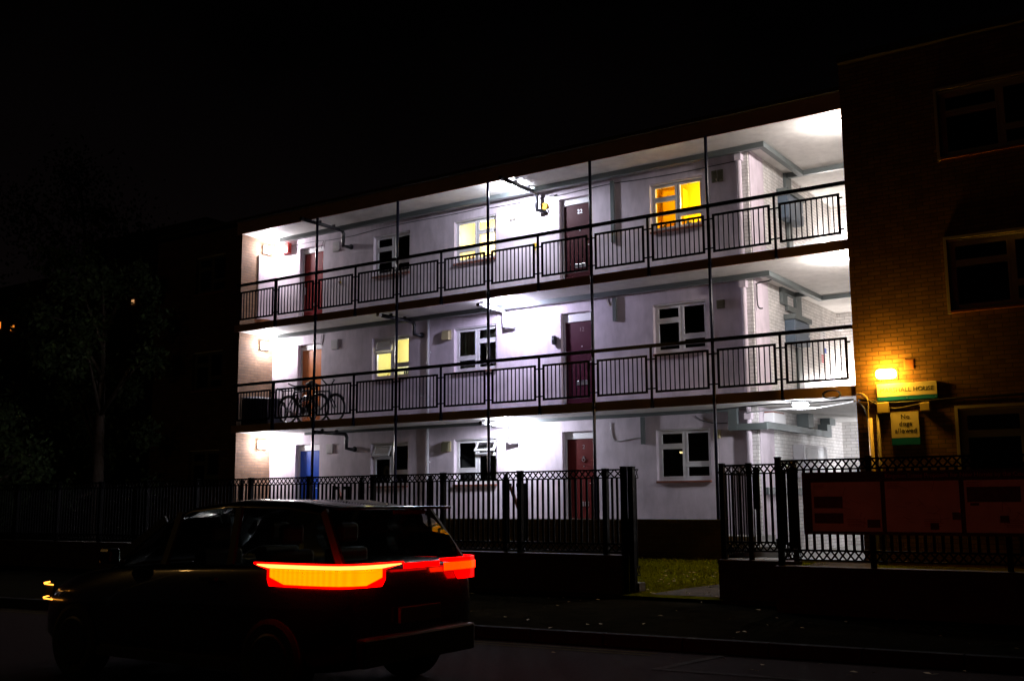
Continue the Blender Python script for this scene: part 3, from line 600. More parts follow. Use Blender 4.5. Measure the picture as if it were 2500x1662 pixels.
tag(MB().tube([(8.19, -.115, -.42), (8.19, -.115, -2.9)], .042, 12).build("yellow_lit_downpipe", mat("cream_pipe_paint", (.4, .34, .2), .5), smooth=True), "cream downpipe at the corner of the brick wing, left of the dog notice", "pipe")
tag(MB().tube([(8.32, -.10, -.36), (8.32, -.10, -2.9)], .03, 10).build("slim_downpipe", mat("grey_pipe_paint", (.16, .15, .12), .5), smooth=True), "slimmer grey pipe standing right of the cream downpipe", "pipe")
# coil of cable hanging under the fascia at the right end
tag(MB().tube([(7.55+.16*math.cos(a*.5), -.10-.012*a/8, .03+.075*math.sin(a*.5)) for a in range(0, 60)], .011, 6).build("cable_coil", M_CABLE, smooth=True), "loose coil of black cable on the fascia at the corner of the brick wing", "cable")
# vents and boxes on the back wall
def vent(label, x0, x1, z0, z1, m_, slats=4, d_=.02, cols=1, Y=YB):
    t = empty("air_vent", ((x0+x1)/2, Y, z0)); tag(t, label, "air vent", "small vents on the gallery walls")
    w, h = (x1-x0), z1-z0
    for c in range(cols):
        a = -w/2+c*w/cols+(.004 if c else 0); b = -w/2+(c+1)*w/cols-(.012 if cols > 1 and c == 0 else 0)
        MB().box(a, b, -d_, -.001, 0, h).build("plate", m_, t, bevel=.002)
        mb = MB()
        for k in range(slats): mb.box(a+.015, b-.015, -d_-.012, -d_-.001, h*(k+.4)/slats, h*(k+.75)/slats)
        mb.build("louvre", m_, t)
M_VG = mat("grey_vent_paint", (.34, .32, .27), .6); M_VW = mat("pale_vent_paint", (.55, .52, .52), .6); M_VD = mat("olive_vent_metal", (.11, .10, .06), .5)
vent("pale louvred vent on the top gallery beside the left flue pipe", -5.91, -5.69, 4.73, 4.99, M_VW, 5)
vent("pair of small grey vents on the top gallery right of the cream lit window", -.255, -.08, 4.71, 4.93, M_VG, 4, cols=2)
vent("double olive vent right of the amber lit window", 4.85, 5.10, 4.73, 4.98, M_VD, 4, cols=2, d_=.03)
vent("pale vent high on the middle gallery wall right of the orange door", -5.91, -5.67, 2.13, 2.38, M_VW, 5)
vent("faint pale vent on the ground floor wall right of the blue door", -6.02, -5.78, -.56, -.32, M_VW, 5)
vent("small cream-edged vent on the middle gallery right of the right-hand dark window", 4.87, 5.03, 2.06, 2.235, M_VD, 3, d_=.05)
vent("small cream vent at the upper right corner of the ground floor right-hand window", 4.72, 4.85, -.58, -.41, M_CREAM, 3, d_=.09)
for z0, lab in ((2.04, "cream extractor hood left of the curtained window on the middle gallery"), (-.63, "cream extractor hood left of the ground floor window with the open vent")):
    t = empty("extractor_hood", (-2.10, YB, z0)); tag(t, lab, "vent hood", "extractor hoods")
    MB().box(-.12, .12, -.03, -.001, 0, .24).build("back_plate", M_CREAM, t)
    n = MB(); n.v = [(-.1, -.031, 0), (.1, -.031, 0), (.1, -.031, .23), (-.1, -.031, .23), (-.1, -.11, .0), (.1, -.11, .0), (.1, -.09, .2), (-.1, -.09, .2)]
    n.f = [(0, 1, 5, 4), (4, 5, 6, 7), (7, 6, 2, 3), (0, 4, 7, 3), (1, 2, 6, 5)]; n.build("cowl", M_CREAM if z0 > 0 else M_VD, t)
t = empty("alarm_box", (-7.62, YB, 4.93)); tag(t, "red alarm box high on the wall left of the top left door", "alarm box")
MB().box(-.16, .16, -.13, -.002, -.02, .27).build("cover", mat("red_alarm_plastic", (.5, .05, .04), .35), t, bevel=.015)
MB().box(-.1, .1, -.137, -.131, .05, .10).build("badge", M_UPVC, t)
t = empty("entry_box", (.955, YB, 1.66)); tag(t, "small black key box on the white wall left of the maroon door", "box")
MB().box(-.045, .045, -.10, -.002, 0, .20).build("case", M_BLKP, t, bevel=.02); MB().box(-.02, .02, -.106, -.101, .10, .15).build("lid", M_TRAY, t)
t = empty("garden_tap", (.43, YB, 3.93)); tag(t, "yellow outside tap fitting low on the top gallery wall left of door 22", "tap")
MB().box(-.05, .05, -.02, -.002, .06, .14).build("backplate", M_YLW, t); MB().tube([(0, -.02, .09), (0, -.09, .09), (.06, -.10, .05), (.08, -.10, -.05)], .018, 8).build("spout", M_YLW, t)
t = empty("garden_tap", (-5.64, YB, 3.80)); tag(t, "small brass tap on the top gallery wall right of the top left door", "tap")
MB().box(-.035, .035, -.02, -.002, .06, .12).build("backplate", M_YLW, t); MB().tube([(0, -.02, .09), (0, -.07, .09), (.05, -.08, .05), (.09, -.08, .0)], .012, 8).build("spout", M_DULL, t)
t = empty("flue_terminal", (.72, YB, 4.80)); tag(t, "yellow foam collar where the flue enters the wall left of door 22", "collar")
MB().tube([(0, -.004, .09), (0, -.05, .09)], [.10, .085], 10).build("foam", mat("yellow_foam", (.75, .42, .02), .8, bump=.8, bscale=40), t)
# brackets hung on the middle gallery wall
for x in (-2.15, -2.75):
    tag(MB().tube([(x, YB-.005, .70), (x, YB-.22, .72), (x+.02, YB-.24, .74), (x+.3, YB-.24, .70), (x+.3, YB-.01, .68)], .008, 6).build("wall_bracket", M_STEEL), "thin metal bracket low on the middle gallery wall, %s the white waste pipe" % ("right of" if x > -2.6 else "at"), "bracket", "metal brackets on the middle gallery wall")
# meter cabinets on the stair hall side wall
def cabinet(label, y0, y1, z0, z1, m_, dep=.22, hood=True, window_=False):
    t = empty("meter_cabinet", (XS, (y0+y1)/2, z0)); tag(t, label, "meter cabinet")
    w = (y1-y0)/2; h = z1-z0
    MB().box(.006, dep, -w, w, 0, h).build("case", m_, t, bevel=.006)
    MB().box(dep+.001, dep+.014, -w+.03, w-.03, .03, h-.03).build("door", m_, t, bevel=.004)
    MB().box(dep+.015, dep+.03, w-.12, w-.08, h*.4, h*.5).build("latch", M_STEEL, t)
    if hood: MB().box(.006, dep+.05, -w-.05, w+.05, h+.001, h+.11).build("hood", M_TRAY, t)
    if window_: MB().box(dep+.015, dep+.02, -w+.15, w-.06, h*.45, h*.9).build("viewing_window", M_BLKP, t)
    return t
cabinet("blue-grey meter cabinet on the top landing behind the right railing", 2.75, 3.75, 4.18, 4.72, M_CAB)
cabinet("blue-grey meter cabinet with steel hood on the middle landing", 2.85, 3.80, 1.48, 1.98, M_CAB)
cabinet("pale grey cabinet with a dark viewing window in the ground floor hall", 3.0, 4.6, -1.35, -.66, mat("pale_grey_cabinet", (.42, .40, .42), .4), hood=False, window_=True)
t = empty("junction_box", (XS, 1.72, -.30)); tag(t, "white junction box with a red base high at the ground floor stair corner", "junction box")
MB().box(.006, .22, -.33, .33, 0, .20).build("case", M_UPVC, t, bevel=.006); MB().box(.01, .2, -.3, .3, .201, .225).build("lid", M_SILL, t)
# drainpipes and posters at the back of the hall
for f in range(3):
    fl = FLR[f] if f else GR0; s_ = SOF[f]
    t = empty("soil_pipe", (6.75, 5.3, fl)); tag(t, "dark grey soil pipe standing at the back of the %s stair hall" % ("ground floor", "middle floor", "top floor")[f], "pipe", "soil pipes in the stair hall")
    top = s_-fl if f != 2 else 1.75
    MB().tube([(0, 0, 0), (0, 0, top)], .085, 16).build("pipe", M_TRAY if f == 0 else mat("dark_slate_pipe", (.06, .07, .075), .4), t, smooth=True)
    MB().tube([(0, 0, top-.28), (0, 0, top-.12)], .105, 16).build("collar", M_TRAY, t); MB().tube([(-.2, .02, 0), (-.2, .02, top)], .025, 8).build("thin_pipe", M_TRAY, t)
t = empty("wall_notice", (XS, 5.35, 1.45)); tag(t, "small white notice with a blue strip and red lines on the middle stair hall wall", "notice")
MB().box(.003, .01, -.18, .22, .10, .72).build("sheet", M_UPVC, t); MB().box(.011, .014, 0, .22, .10, .22).build("blue_strip", M_BLUE, t)
mb = MB()
for k in range(4): mb.box(.011, .014, -.16, .05, -.14+k*.05, -.11+k*.05)
mb.build("red_lines", mat("red_print", (.6, .03, .05), .5), t); MB().box(.003, .010, -.18, .08, -.16, .09).build("lower_sheet", M_UPVC, t)
mb = MB()
for k in range(5): mb.box(.011, .013, .02, .18, .62-k*.06, .635-k*.06)
mb.build("print_lines", M_CAB, t)
# ------------------------------------------------------------------ signs on the wing
M_CRSIGN = mat("cream_sign_enamel", (.72, .70, .50), .35); M_TEAL = mat("teal_sign_enamel", (.0, .16, .42), .4); M_INK = mat("black_sign_ink", (.015, .02, .02), .6); M_INK2 = mat("dark_green_sign_ink", (.05, .07, .02), .6)
sg = empty("house_name_sign", (8.83, -.075, -.13)); tag(sg, "long cream house name sign with green lettering and teal base strip below the amber lamp", "sign"); sg.rotation_euler = (0, 0, 0)
MB().box(-.50, .50, -.035, .012, .065, .29).build("plate", M_CRSIGN, sg, bevel=.004); MB().box(-.50, .50, -.035, .012, 0, .063).build("base_strip", M_TEAL, sg)
text("lettering", "MARSHALL HOUSE", .102, (0, -.037, .142), M_INK2, sg, .001, 0).scale = (1.0, 1, 1)
for sx_ in (-.47, .0, .47): MB().tube([(sx_, -.035, .03), (sx_, -.042, .03)], .009, 8).build("screw", M_STEEL, sg)
sg = empty("dog_notice", (8.765, -.075, -.90)); tag(sg, "square cream notice reading No dogs allowed over a teal strip", "sign")
MB().box(-.235, .235, -.02, .012, .12, .565).build("plate", M_CRSIGN, sg, bevel=.004); MB().box(-.235, .235, -.02, .012, 0, .118).build("base_strip", M_TEAL, sg)
for i, w_ in enumerate(("No", "dogs", "allowed")): text("lettering", w_, .110, (.01, -.022, .445-.118*i), M_INK, sg, .001, .0004)
for x, lab in ((8.40, "cream square junction box under the left end of the house name sign"), (9.10, "small cream square box under the right end of the house name sign")):
    w_ = .10 if x < 9 else .08; t = empty("junction_box", (x+.02, -.062, -.36)); tag(t, lab, "junction box", "cream boxes under the sign")
    MB().box(-w_, w_, -.07, 0, .02, .02+w_*1.8).build("case", mat("cream_box_plastic", (.55, .48, .22), .5), t, bevel=.008); MB().box(-w_+.01, w_-.01, -.08, -.071, .03, .01+w_*1.8).build("cover", MATS["cream_box_plastic"], t)
# ------------------------------------------------------------------ street railings on dwarf walls
def lattice(mb, x0, x1, z0, z1, Y, pitch=.106):
    mb.box(x0, x1, Y-.016, Y+.016, z1-.024, z1); mb.box(x0, x1, Y-.016, Y+.016, z0, z0+.02)
    n = max(1, round((x1-x0)/pitch)); p = (x1-x0)/n
    for k in range(n):
        a, b = x0+k*p, x0+(k+1)*p
        mb.bar((a, Y-.004, z0+.01), (b, Y-.004, z1-.01), .021, .007); mb.bar((a, Y+.004, z1-.01), (b, Y+.004, z0+.01), .021, .007)
def fence_panel(x0, x1, Y, zt, zb, par, pitch=.1033):
    mb = MB(); lattice(mb, x0, x1, zt-.145, zt, Y); lattice(mb, x0, x1, zb, zb+.145, Y)
    n = round((x1-x0)/pitch)
    for k in range(1, n): x = x0+(x1-x0)*k/n; mb.box(x-.0165, x+.0165, Y-.012, Y+.012, zb+.145, zt-.145)
    mb.build("railing_panel", M_FENCE, par)
def post(x, Y, z0, z1, par, w=.03): 
    MB().box(x-w, x+w, Y-w, Y+w, z0, z1).box(x-w-.006, x+w+.006, Y-w-.006, Y+w+.006, z1+.001, z1+.016).build("post", M_FENCE, par)
def ret_panel(x, y0, y1, zt, zb, par):
    mb = MB()
    for z in (zt-.016, zt-.145, zb+.13, zb): mb.box(x-.01, x+.01, y0, y1, z, z+.016)
    n = max(2, round((y1-y0)/.105))
    for k in range(n):
        a, b = y0+(y1-y0)*k/n, y0+(y1-y0)*(k+1)/n
        for zz in (zt-.145, zb): mb.bar((x-.004, a, zz+.01), (x-.004, b, zz+.135), .01, .006); mb.bar((x+.004, a, zz+.135), (x+.004, b, zz+.01), .01, .006)
        if k: mb.box(x-.009, x+.009, a-.009, a+.009, zb+.145, zt-.145)
    mb.build("return_panel", M_FENCE, par)
FL = empty("iron_railings", (5.6, -4.4, -3.25)); tag(FL, "long black iron railings with diamond lattice bands, left of the lawn gap", "railings")
F1 = empty("iron_railings", (7.2, -4.4, -3.25)); tag(F1, "short black iron railing bay just right of the lawn gap", "railings")
F2 = empty("iron_railings", (8.35, -5.2, -3.25)); tag(F2, "black iron railings carrying the notice boards at the right", "railings")
def rel(par, fn):      # build at world coordinates under a translated parent
    before = set(par.children); fn()
    for c in set(par.children)-before: bpy_parent(c, par)
def fL():
    xs = [5.29, 3.705, 2.12, .535, -1.05, -2.635, -4.22, -5.8, -7.39, -8.97, -10.6, -12.1]
    for a, b in zip(xs, xs[1:]): fence_panel(b+.03, a-.03, -4.4, -1.33, -2.60, FL)
    for x in xs: post(x, -4.4, -2.63, -1.335, FL, .04)
    for x in (3.388, 1.803, .218, -2.95, -3.27, -6.12): MB().box(x-.03, x+.03, -4.372, -4.33, -2.63, -1.36).build("stay_post", M_FENCE, FL)
    fence_panel(5.32, 5.58, -4.4, -1.33, -2.60, FL); post(5.61, -4.4, -3.25, -1.31, FL, .04); post(5.69, -4.30, -3.25, -1.31, FL, .045); ret_panel(5.70, -4.25, -4.10, -1.33, -2.95, FL)
rel(FL, fL)
def f1():
    post(7.22, -4.4, -2.66, -1.305, F1, .035); fence_panel(7.26, 7.60, -4.4, -1.31, -2.54, F1); post(7.63, -4.4, -2.66, -1.31, F1, .03)
    fence_panel(7.66, 8.25, -4.4, -1.31, -2.54, F1); ret_panel(7.22, -4.36, -3.0, -1.31, -2.60, F1); post(8.28, -4.4, -2.66, -1.30, F1, .03)
    MB().box(7.675, 7.755, -4.36, -4.31, -1.95, -1.35).build("lock_case", M_FENCE, F1, bevel=.01)
    MB().tube([(7.16, -4.4, -1.42), (7.20, -4.4, -1.42)], .02, 8).build("hinge_pin", M_FENCE, F1)
rel(F1, f1)
def f2():
    post(8.36, -5.2, -2.68, -1.27, F2, .035); fence_panel(8.40, 9.52, -5.2, -1.295, -2.60, F2); post(9.55, -5.2, -2.68, -1.29, F2, .03)
    fence_panel(9.58, 11.1, -5.2, -1.295, -2.60, F2); post(11.13, -5.2, -2.68, -1.29, F2, .03); fence_panel(11.16, 12.7, -5.2, -1.295, -2.60, F2); post(12.73, -5.2, -2.68, -1.29, F2, .03); fence_panel(12.76, 14.3, -5.2, -1.295, -2.60, F2)
    ret_panel(8.36, -5.16, -4.45, -1.30, -2.60, F2)
rel(F2, f2)
def dwarf(label, x0, x1, Y, zt, th=.23):
    t = empty("dwarf_wall", (x0, Y, -3.3)); tag(t, label, "wall")
    rel(t, lambda: (MB().box(x0, x1, Y-th/2, Y+th/2, -3.3, zt-.055).build("brickwork", M_DBRICK, t), MB().box(x0-.01, x1+.01, Y-th/2-.015, Y+th/2+.015, zt-.054, zt).build("coping", M_DBRICK, t)))
    return t
dwarf("low brick wall under the long railings left of the lawn gap", -13, 5.60, -4.4, -2.63)
dwarf("low brick wall right of the lawn gap under the short railing bay", 7.17, 8.30, -4.4, -2.655)
dwarf("low brick wall along the pavement under the notice boards", 8.31, 15, -5.2, -2.67)
g = MB().box(5.60, 5.76, -4.25, -4.05, -3.3, -3.05); tag(g.build("timber_edging", mat("old_timber", (.05, .035, .015), .8, noise=.3)), "short timber baulk at the end of the left railings beside the lawn", "timber")
# handrail frames behind the railings
def hrail(label, x):
    t = empty("step_handrail", (x, -1.0, -2.95)); tag(t, label, "handrail", "steel handrails of the garden steps")
    MB().box(-.03, .03, -.03, .03, 0, 1.52).build("post", M_FENCE, t); MB().box(.031, .16, -.025, .025, 1.43, 1.50).build("top_arm", M_FENCE, t)
    MB().bar((.13, 0, 1.46), (.47, 0, .7), .05).build("brace", M_SILL, t); MB().box(.44, .50, -.03, .03, 0, 1.5).build("post", M_FENCE, t); MB().box(.30, .439, -.025, .025, 1.43, 1.5).build("top_arm", M_FENCE, t)
hrail("dark steel handrail with diagonal brace behind the railings near red door 2", 1.06); hrail("dark steel handrail with diagonal brace behind the railings right of the blue door", -3.64)
# notice boards
NB = empty("notice_board", (8.75, -5.28, -2.3)); tag(NB, "wide dark notice board with three printed panels fixed on the right railings", "notice board")
M_NB = mat("dark_board_frame", (.035, .012, .012), .6); M_PAPER = mat("pinkish_printed_panel", (.80, .72, .70), .55, noise=.12, nscale=5); M_PIC = mat("dark_printed_picture", (.10, .06, .06), .6, noise=.5, nscale=18); M_HDR = mat("faded_header_print", (.34, .16, .15), .6)
def nb():
    MB().box(8.70, 12.6, -5.27, -5.225, -2.26, -1.47).build("backing", M_NB, NB)
    for i, (a, b) in enumerate(((8.82, 9.70), (9.755, 10.63), (10.685, 11.55), (11.6, 12.5))):
        p = MB().box(a, b, -5.278, -5.2705, -2.22, -1.60).build("panel", M_PAPER, NB)
        pics = (([.03, .40, .18, .33], [.03, .40, .39, .52], [.70, .86, .47, .57]), ([.52, .62, .51, .59], [.78, .87, .38, .47]), ([.03, .62, .08, .26], [.38, .48, .42, .5], [.06, .16, .27, .30]), ([.1, .4, .1, .3],))[i]
        for q in pics:
            c = MB().box(a+q[0], a+q[1], -5.2815, -5.2785, -1.60-q[3], -1.60-q[2]).build("picture", M_PIC, p)
        mb = MB()
        for k in range(4): mb.box(a+.03, a+.18-.02*(k % 2), -5.280, -5.2785, -1.63-k*.018, -1.624-k*.018)
        for k in range(5): mb.box(a+.45, a+.62+.03*(k % 3), -5.280, -5.2785, -2.07-k*.02, -2.064-k*.02)
        mb.build("print_lines", M_HDR, p)
        # map contours
        rg = random.Random(i); mb = MB()
        for k in range(14):
            x, z = a+rg.uniform(.2, .8)*(b-a), -1.62-rg.uniform(.05, .5); an = rg.uniform(0, PI); L = rg.uniform(.03, .12)
            mb.bar((x-math.cos(an)*L, -5.2795, z-math.sin(an)*L*.6), (x+math.cos(an)*L, -5.2795, z+math.sin(an)*L*.6), .005, .001)
        mb.build("map_print", mat("map_print", (.38, .26, .22), .6), p)
    text("lettering", "Kingston Estate Proposals for New Homes by the Council", .072, (9.76, -5.2715, -1.555), M_HDR, NB, .001, .0015, 'LEFT')
    MB().box(8.72, 8.95, -5.274, -5.2705, -1.545, -1.49).build("crest_patch", mat("dim_crest_print", (.07, .025, .025), .6), NB)
rel(NB, nb)
# ------------------------------------------------------------------ bicycles and clutter on the middle gallery
def wheel(mb, x, z, R_=.33):
    mb.tube(arc((x, z), R_, 0, 2*PI, 36), .028, 8, False)
def bicycle(label, loc, rz, flip=1, upright=False):
    t = empty("bicycle", loc, rz); tag(t, label, "bicycle", "bicycles parked on the middle gallery"); k = flip
    def spokes(x):
        mb = MB()
        for i in range(18): a = 2*PI*i/18; mb.tube([(x, .02 if i % 2 else -.02, .34), (x+.31*math.cos(a), 0, .34+.31*math.sin(a))], .0018, 4)
        return mb
    for x in (-.51*k, .51*k):
        w_ = MB(); wheel(w_, x, .34); w = w_.build("wheel", mat("black_rubber", (.01, .01, .01), .7), t, smooth=True)
        MB().tube(arc((x, .34), .305, 0, 2*PI, 32), .009, 6, False).build("rim", M_STEEL, w, smooth=True); spokes(x).build("spokes", M_STEEL, w); MB().tube([(x, -.05, .34), (x, .05, .34)], .02, 10).build("hub", M_STEEL, w)
    # front at -x*k
    X = lambda v: v*k
    fr = MB(); P = dict(bb=(X(.06), 0, .28), st=(X(.2), 0, .80), ht=(X(-.31), 0, .78), hb=(X(-.36), 0, .62), ra=(X(.51), 0, .34))
    for a, b, rr in (("bb", "st", .024), ("bb", "hb", .028), ("st", "ht", .024), ("hb", "ht", .028)): fr.tube([P[a], P[b]], rr, 8)
    for y in (-.055, .055): fr.tube([P["bb"], (X(.51), y, .34)], .014, 6); fr.tube([(X(.19), 0, .76), (X(.51), y, .34)], .012, 6)
    fr.build("frame", mat("dark_frame_paint", (.02, .02, .03), .3), t)
    fk = MB()
    for y in (-.05, .05): fk.tube([(X(-.36), 0, .62), (X(-.37), y, .58), (X(-.47), y, .42), (X(-.51), y, .34)], .016, 6)
    fk.build("fork", MATS["dark_frame_paint"], t)
    MB().tube([(X(.2), 0, .80), (X(.22), 0, .93)], .013, 8).build("seat_post", M_STEEL, t)
    sd = MB().tube([(X(.07), 0, .95), (X(.16), 0, .96), (X(.26), 0, .965), (X(.34), 0, .975)], [.025, .045, .085, .07], 10); sd.build("saddle", mat("black_rubber", (0, 0, 0)), t, smooth=True)
    hb = MB().tube([(X(-.31), 0, .78), (X(-.295), 0, .93)], .014, 8)
    if upright: hb.tube([(X(-.30), -.28, 1.13), (X(-.24), -.24, 1.10), (X(-.28), -.1, .96), (X(-.295), 0, .93), (X(-.28), .1, .96), (X(-.24), .24, 1.10), (X(-.14), .29, 1.12)], .018, 8)
    else: hb.tube([(X(-.24), -.29, .97), (X(-.32), -.1, .95), (X(-.295), 0, .93), (X(-.32), .1, .95), (X(-.24), .29, .97)], .018, 8)
    hb.build("handlebar", MATS["black_rubber"], t)
    MB().tube([(X(.06), -.06, .28), (X(.06), .06, .28)], .09, 18).tube([(X(.06), -.07, .28), (X(.13), -.07, .13)], .009, 6).tube([(X(.06), .07, .28), (X(-.01), .07, .43)], .009, 6).build("crank", M_STEEL, t)
    for x in (-.51*k, .51*k): MB().tube(arc((x, .34), .365, .35 if x*k > 0 else .6, 2.4 if x*k > 0 else 2.9, 12), .018, 6).build("mudguard", MATS["dark_frame_paint"], t)
    return t
bicycle("dark bicycle nearest the middle gallery railing, its bars towards the brick end wall", (-5.86, .18, FLR[1]), .03, 1)
bicycle("dark bicycle behind the first one, upright bars reaching above the rail by the orange door", (-5.58, .50, FLR[1]), -.02, -1, True)
bicycle("bicycle half hidden at the brick end wall, behind the dark storage trunk", (-6.95, .85, FLR[1]), .05, 1)
t = empty("storage_trunk", (-7.5, .30, FLR[1])); tag(t, "dark storage trunk with sloping lid in the brick corner of the middle gallery", "storage box")
n = MB(); n.v = [(-.5, -.22, 0), (.5, -.22, 0), (.5, .3, 0), (-.5, .3, 0), (-.5, -.22, .70), (.45, -.22, .62), (.45, .3, .66), (-.5, .3, .78)]
n.f = [(0, 3, 2, 1), (0, 1, 5, 4), (1, 2, 6, 5), (2, 3, 7, 6), (3, 0, 4, 7)]; n.build("body", mat("dark_navy_plastic", (.015, .02, .035), .5), t, bevel=.01)
n = MB(); n.v = [(-.52, -.24, .715), (.47, -.24, .635), (.47, .32, .675), (-.52, .32, .795), (-.52, -.24, .745), (.47, -.24, .665), (.47, .32, .705), (-.52, .32, .825)]
n.f = [(0, 3, 2, 1), (4, 5, 6, 7), (0, 1, 5, 4), (1, 2, 6, 5), (2, 3, 7, 6), (3, 0, 4, 7)]; n.build("lid", MATS["dark_navy_plastic"], t)
t = empty("plant_pot", (-7.55, .30, FLR[2])); tag(t, "low terracotta trough on the top gallery floor against the brick end wall", "plant pot")
MB().tube([(0, 0, 0), (0, 0, .12)], [.16, .20], 18).build("pot", mat("terracotta", (.4, .16, .07), .8), t, smooth=False)
MB().tube([(0, 0, .1205), (0, 0, .135)], [.21, .21], 18).build("rim", MATS["terracotta"], t)
# ------------------------------------------------------------------ the passing car (facing -x)
CAR = empty("car", (7.75, -12.0, -3.38)); tag(CAR, "dark car driving past in the street with its red rear lamps glowing", "car")
M_PAINT = mat("dark_car_paint", (.012, .010, .012), .25, 0.3, coat=1); M_CGL = glass("car_glass", (.5, .55, .52)); M_TRIM = mat("black_trim", (.008, .008, .008), .6); M_TYRE = mat("tyre_rubber", (.01, .01, .01), .8); M_RIMM = mat("alloy", (.05, .05, .055), .45, .8)
# stations: x, half width at sill / waist / shoulder, z sill, z waist, z shoulder
ST = [(-.02, .66, .74, .68, .42, .72, 1.00), (-.07, .76, .82, .75, .33, .70, 1.05), (-.20, .81, .87, .79, .26, .68, 1.07), (-.55, .83, .89, .81, .22, .66, 1.07), (-1.2, .84, .90, .82, .20, .66, 1.06),
      (-2.0, .84, .90, .82, .19, .66, 1.03), (-2.8, .84, .90, .81, .19, .66, 1.00), (-3.3, .83, .89, .76, .20, .64, .96), (-3.75, .80, .86, .70, .22, .62, .88), (-4.0, .72, .78, .60, .26, .58, .80), (-4.15, .58, .62, .45, .34, .56, .70)]
def ring(st):
    x, a, b, c, z0, z1, z2 = st
    half = [(a*.6, z0-.02), (a, z0), (b, z0+.10), (b, z1), (b*.985, (z1+z2)/2), (c+.02, z2-.03), (c, z2), (c*.6, z2+.02)]
    return [(x, -y, z) for y, z in half]+[(x, y, z) for y, z in reversed(half)]
body = MB(); R0 = len(ring(ST[0]))
for st in ST: body.v += ring(st)
for i in range(len(ST)-1):
    for k in range(R0): k2 = (k+1) % R0; body.f.append((i*R0+k, i*R0+k2, (i+1)*R0+k2, (i+1)*R0+k))
body.f.append(tuple(range(R0))[::-1]); body.f.append(tuple((len(ST)-1)*R0+k for k in range(R0)))
bo = body.build("body", M_PAINT, CAR, smooth=True); md = bo.modifiers.new("s", 'SUBSURF'); md.levels = 1; md.render_levels = 2
# cabin: roof loft
cab = MB(); CS = [(-.10, .70, 1.04, .60, 1.06), (-.16, .76, 1.04, .62, 1.30), (-.42, .78, 1.05, .62, 1.50), (-.9, .79, 1.05, .62, 1.56), (-1.6, .80, 1.04, .62, 1.57), (-2.1, .80, 1.03, .61, 1.53), (-2.45, .80, 1.02, .60, 1.42), (-3.05, .77, .99, .66, 1.01)]
def cring(c): x, a, za, b, zb = c; return [(x, -a, za), (x, -(a+b)/2-.03, (za+zb)/2), (x, -b, zb-.03), (x, -b*.6, zb+.01), (x, b*.6, zb+.01), (x, b, zb-.03), (x, (a+b)/2+.03, (za+zb)/2), (x, a, za)]
for c in CS: cab.v += cring(c)
for i in range(len(CS)-1):
    for k in range(7): cab.f.append((i*8+k, i*8+k+1, (i+1)*8+k+1, (i+1)*8+k))
cab.f.append(tuple(range(8))[::-1]); cab.build("cabin_glass", M_CGL, CAR, smooth=False)
rf = MB(); RS = [c for c in CS if c[4] > 1.4]
for c in RS: x, a, za, b, zb = c; rf.v += [(x, -b-.015, zb-.05), (x, -b-.01, zb-.02), (x, -b*.6, zb+.022), (x, b*.6, zb+.022), (x, b+.01, zb-.02), (x, b+.015, zb-.05)]
for i in range(len(RS)-1):
    for k in range(5): rf.f.append((i*6+k, i*6+k+1, (i+1)*6+k+1, (i+1)*6+k))
rf.build("roof", M_PAINT, CAR, smooth=True)
for sy in (-1, 1):   # pillars
    for p, q in (((-.14, 1.05, .775), (-.44, 1.49, .665)), ((-1.35, 1.05, .825), (-1.42, 1.52, .675)), ((-3.0, 1.0, .80), (-2.42, 1.42, .645)), ((-2.2, 1.03, .825), (-2.2, 1.48, .66))):
        MB().bar((p[0], sy*p[2], p[1]), (q[0], sy*q[2], q[1]), .07, .03).build("pillar", M_TRIM, CAR)
for x_, sy in ((-1.15, -.35), (-1.15, .35), (-2.05, -.36), (-2.05, .36)):
    st_ = MB(); st_.box(x_-.05, x_+.08, sy-.24, sy+.24, .9, 1.16); st_.build("seat", M_TRIM, CAR, bevel=.04)
    MB().box(x_-.02, x_+.06, sy-.13, sy+.13, 1.20, 1.38).build("headrest", M_TRIM, CAR, bevel=.04)
MB().box(-.42, -.12, -.6, .6, 1.50, 1.525).build("spoiler", M_PAINT, CAR, bevel=.008)
for sy in (-1, 1):
    for wx in (-.78, -3.35):
        w = MB().tube([(wx, sy*.70, .32), (wx, sy*.72, .32), (wx, sy*.90, .32), (wx, sy*.915, .32)], [.30, .33, .33, .29], 32).build("wheel", M_TYRE, CAR, smooth=False)
        rm = MB().tube([(wx, sy*.916, .32), (wx, sy*.925, .32)], [.22, .20], 24).build("rim", M_RIMM, w)
    MB().tube([(-2.75, sy*.84, 1.04), (-2.75, sy*.95, 1.08)], .02, 8).build("mirror_arm", M_TRIM, CAR)
    mr = MB().box(-2.82, -2.66, min(sy*.93, sy*1.06), max(sy*.93, sy*1.06), 1.03, 1.17).build("wing_mirror", M_PAINT, CAR, bevel=.03)
    MB().box(-1.62, -1.42, min(sy*.895, sy*.925), max(sy*.895, sy*.925), .92, .95).build("door_handle", M_TRIM, CAR)
    MB().box(-3.0, -1.0, min(sy*.88, sy*.91), max(sy*.88, sy*.91), .22, .30).build("sill_trim", M_TRIM, CAR)
MB().box(-.04, .05, -.72, .72, .30, .52).build("rear_bumper", M_TRIM, CAR, bevel=.02); MB().box(.0, .028, -.26, .26, .60, .72).build("number_plate", mat("plate_yellow", (.08, .06, .01), .5), CAR)
MB().box(-4.24, -4.1, -.6, .6, .30, .5).build("front_bumper", M_TRIM, CAR, bevel=.02)
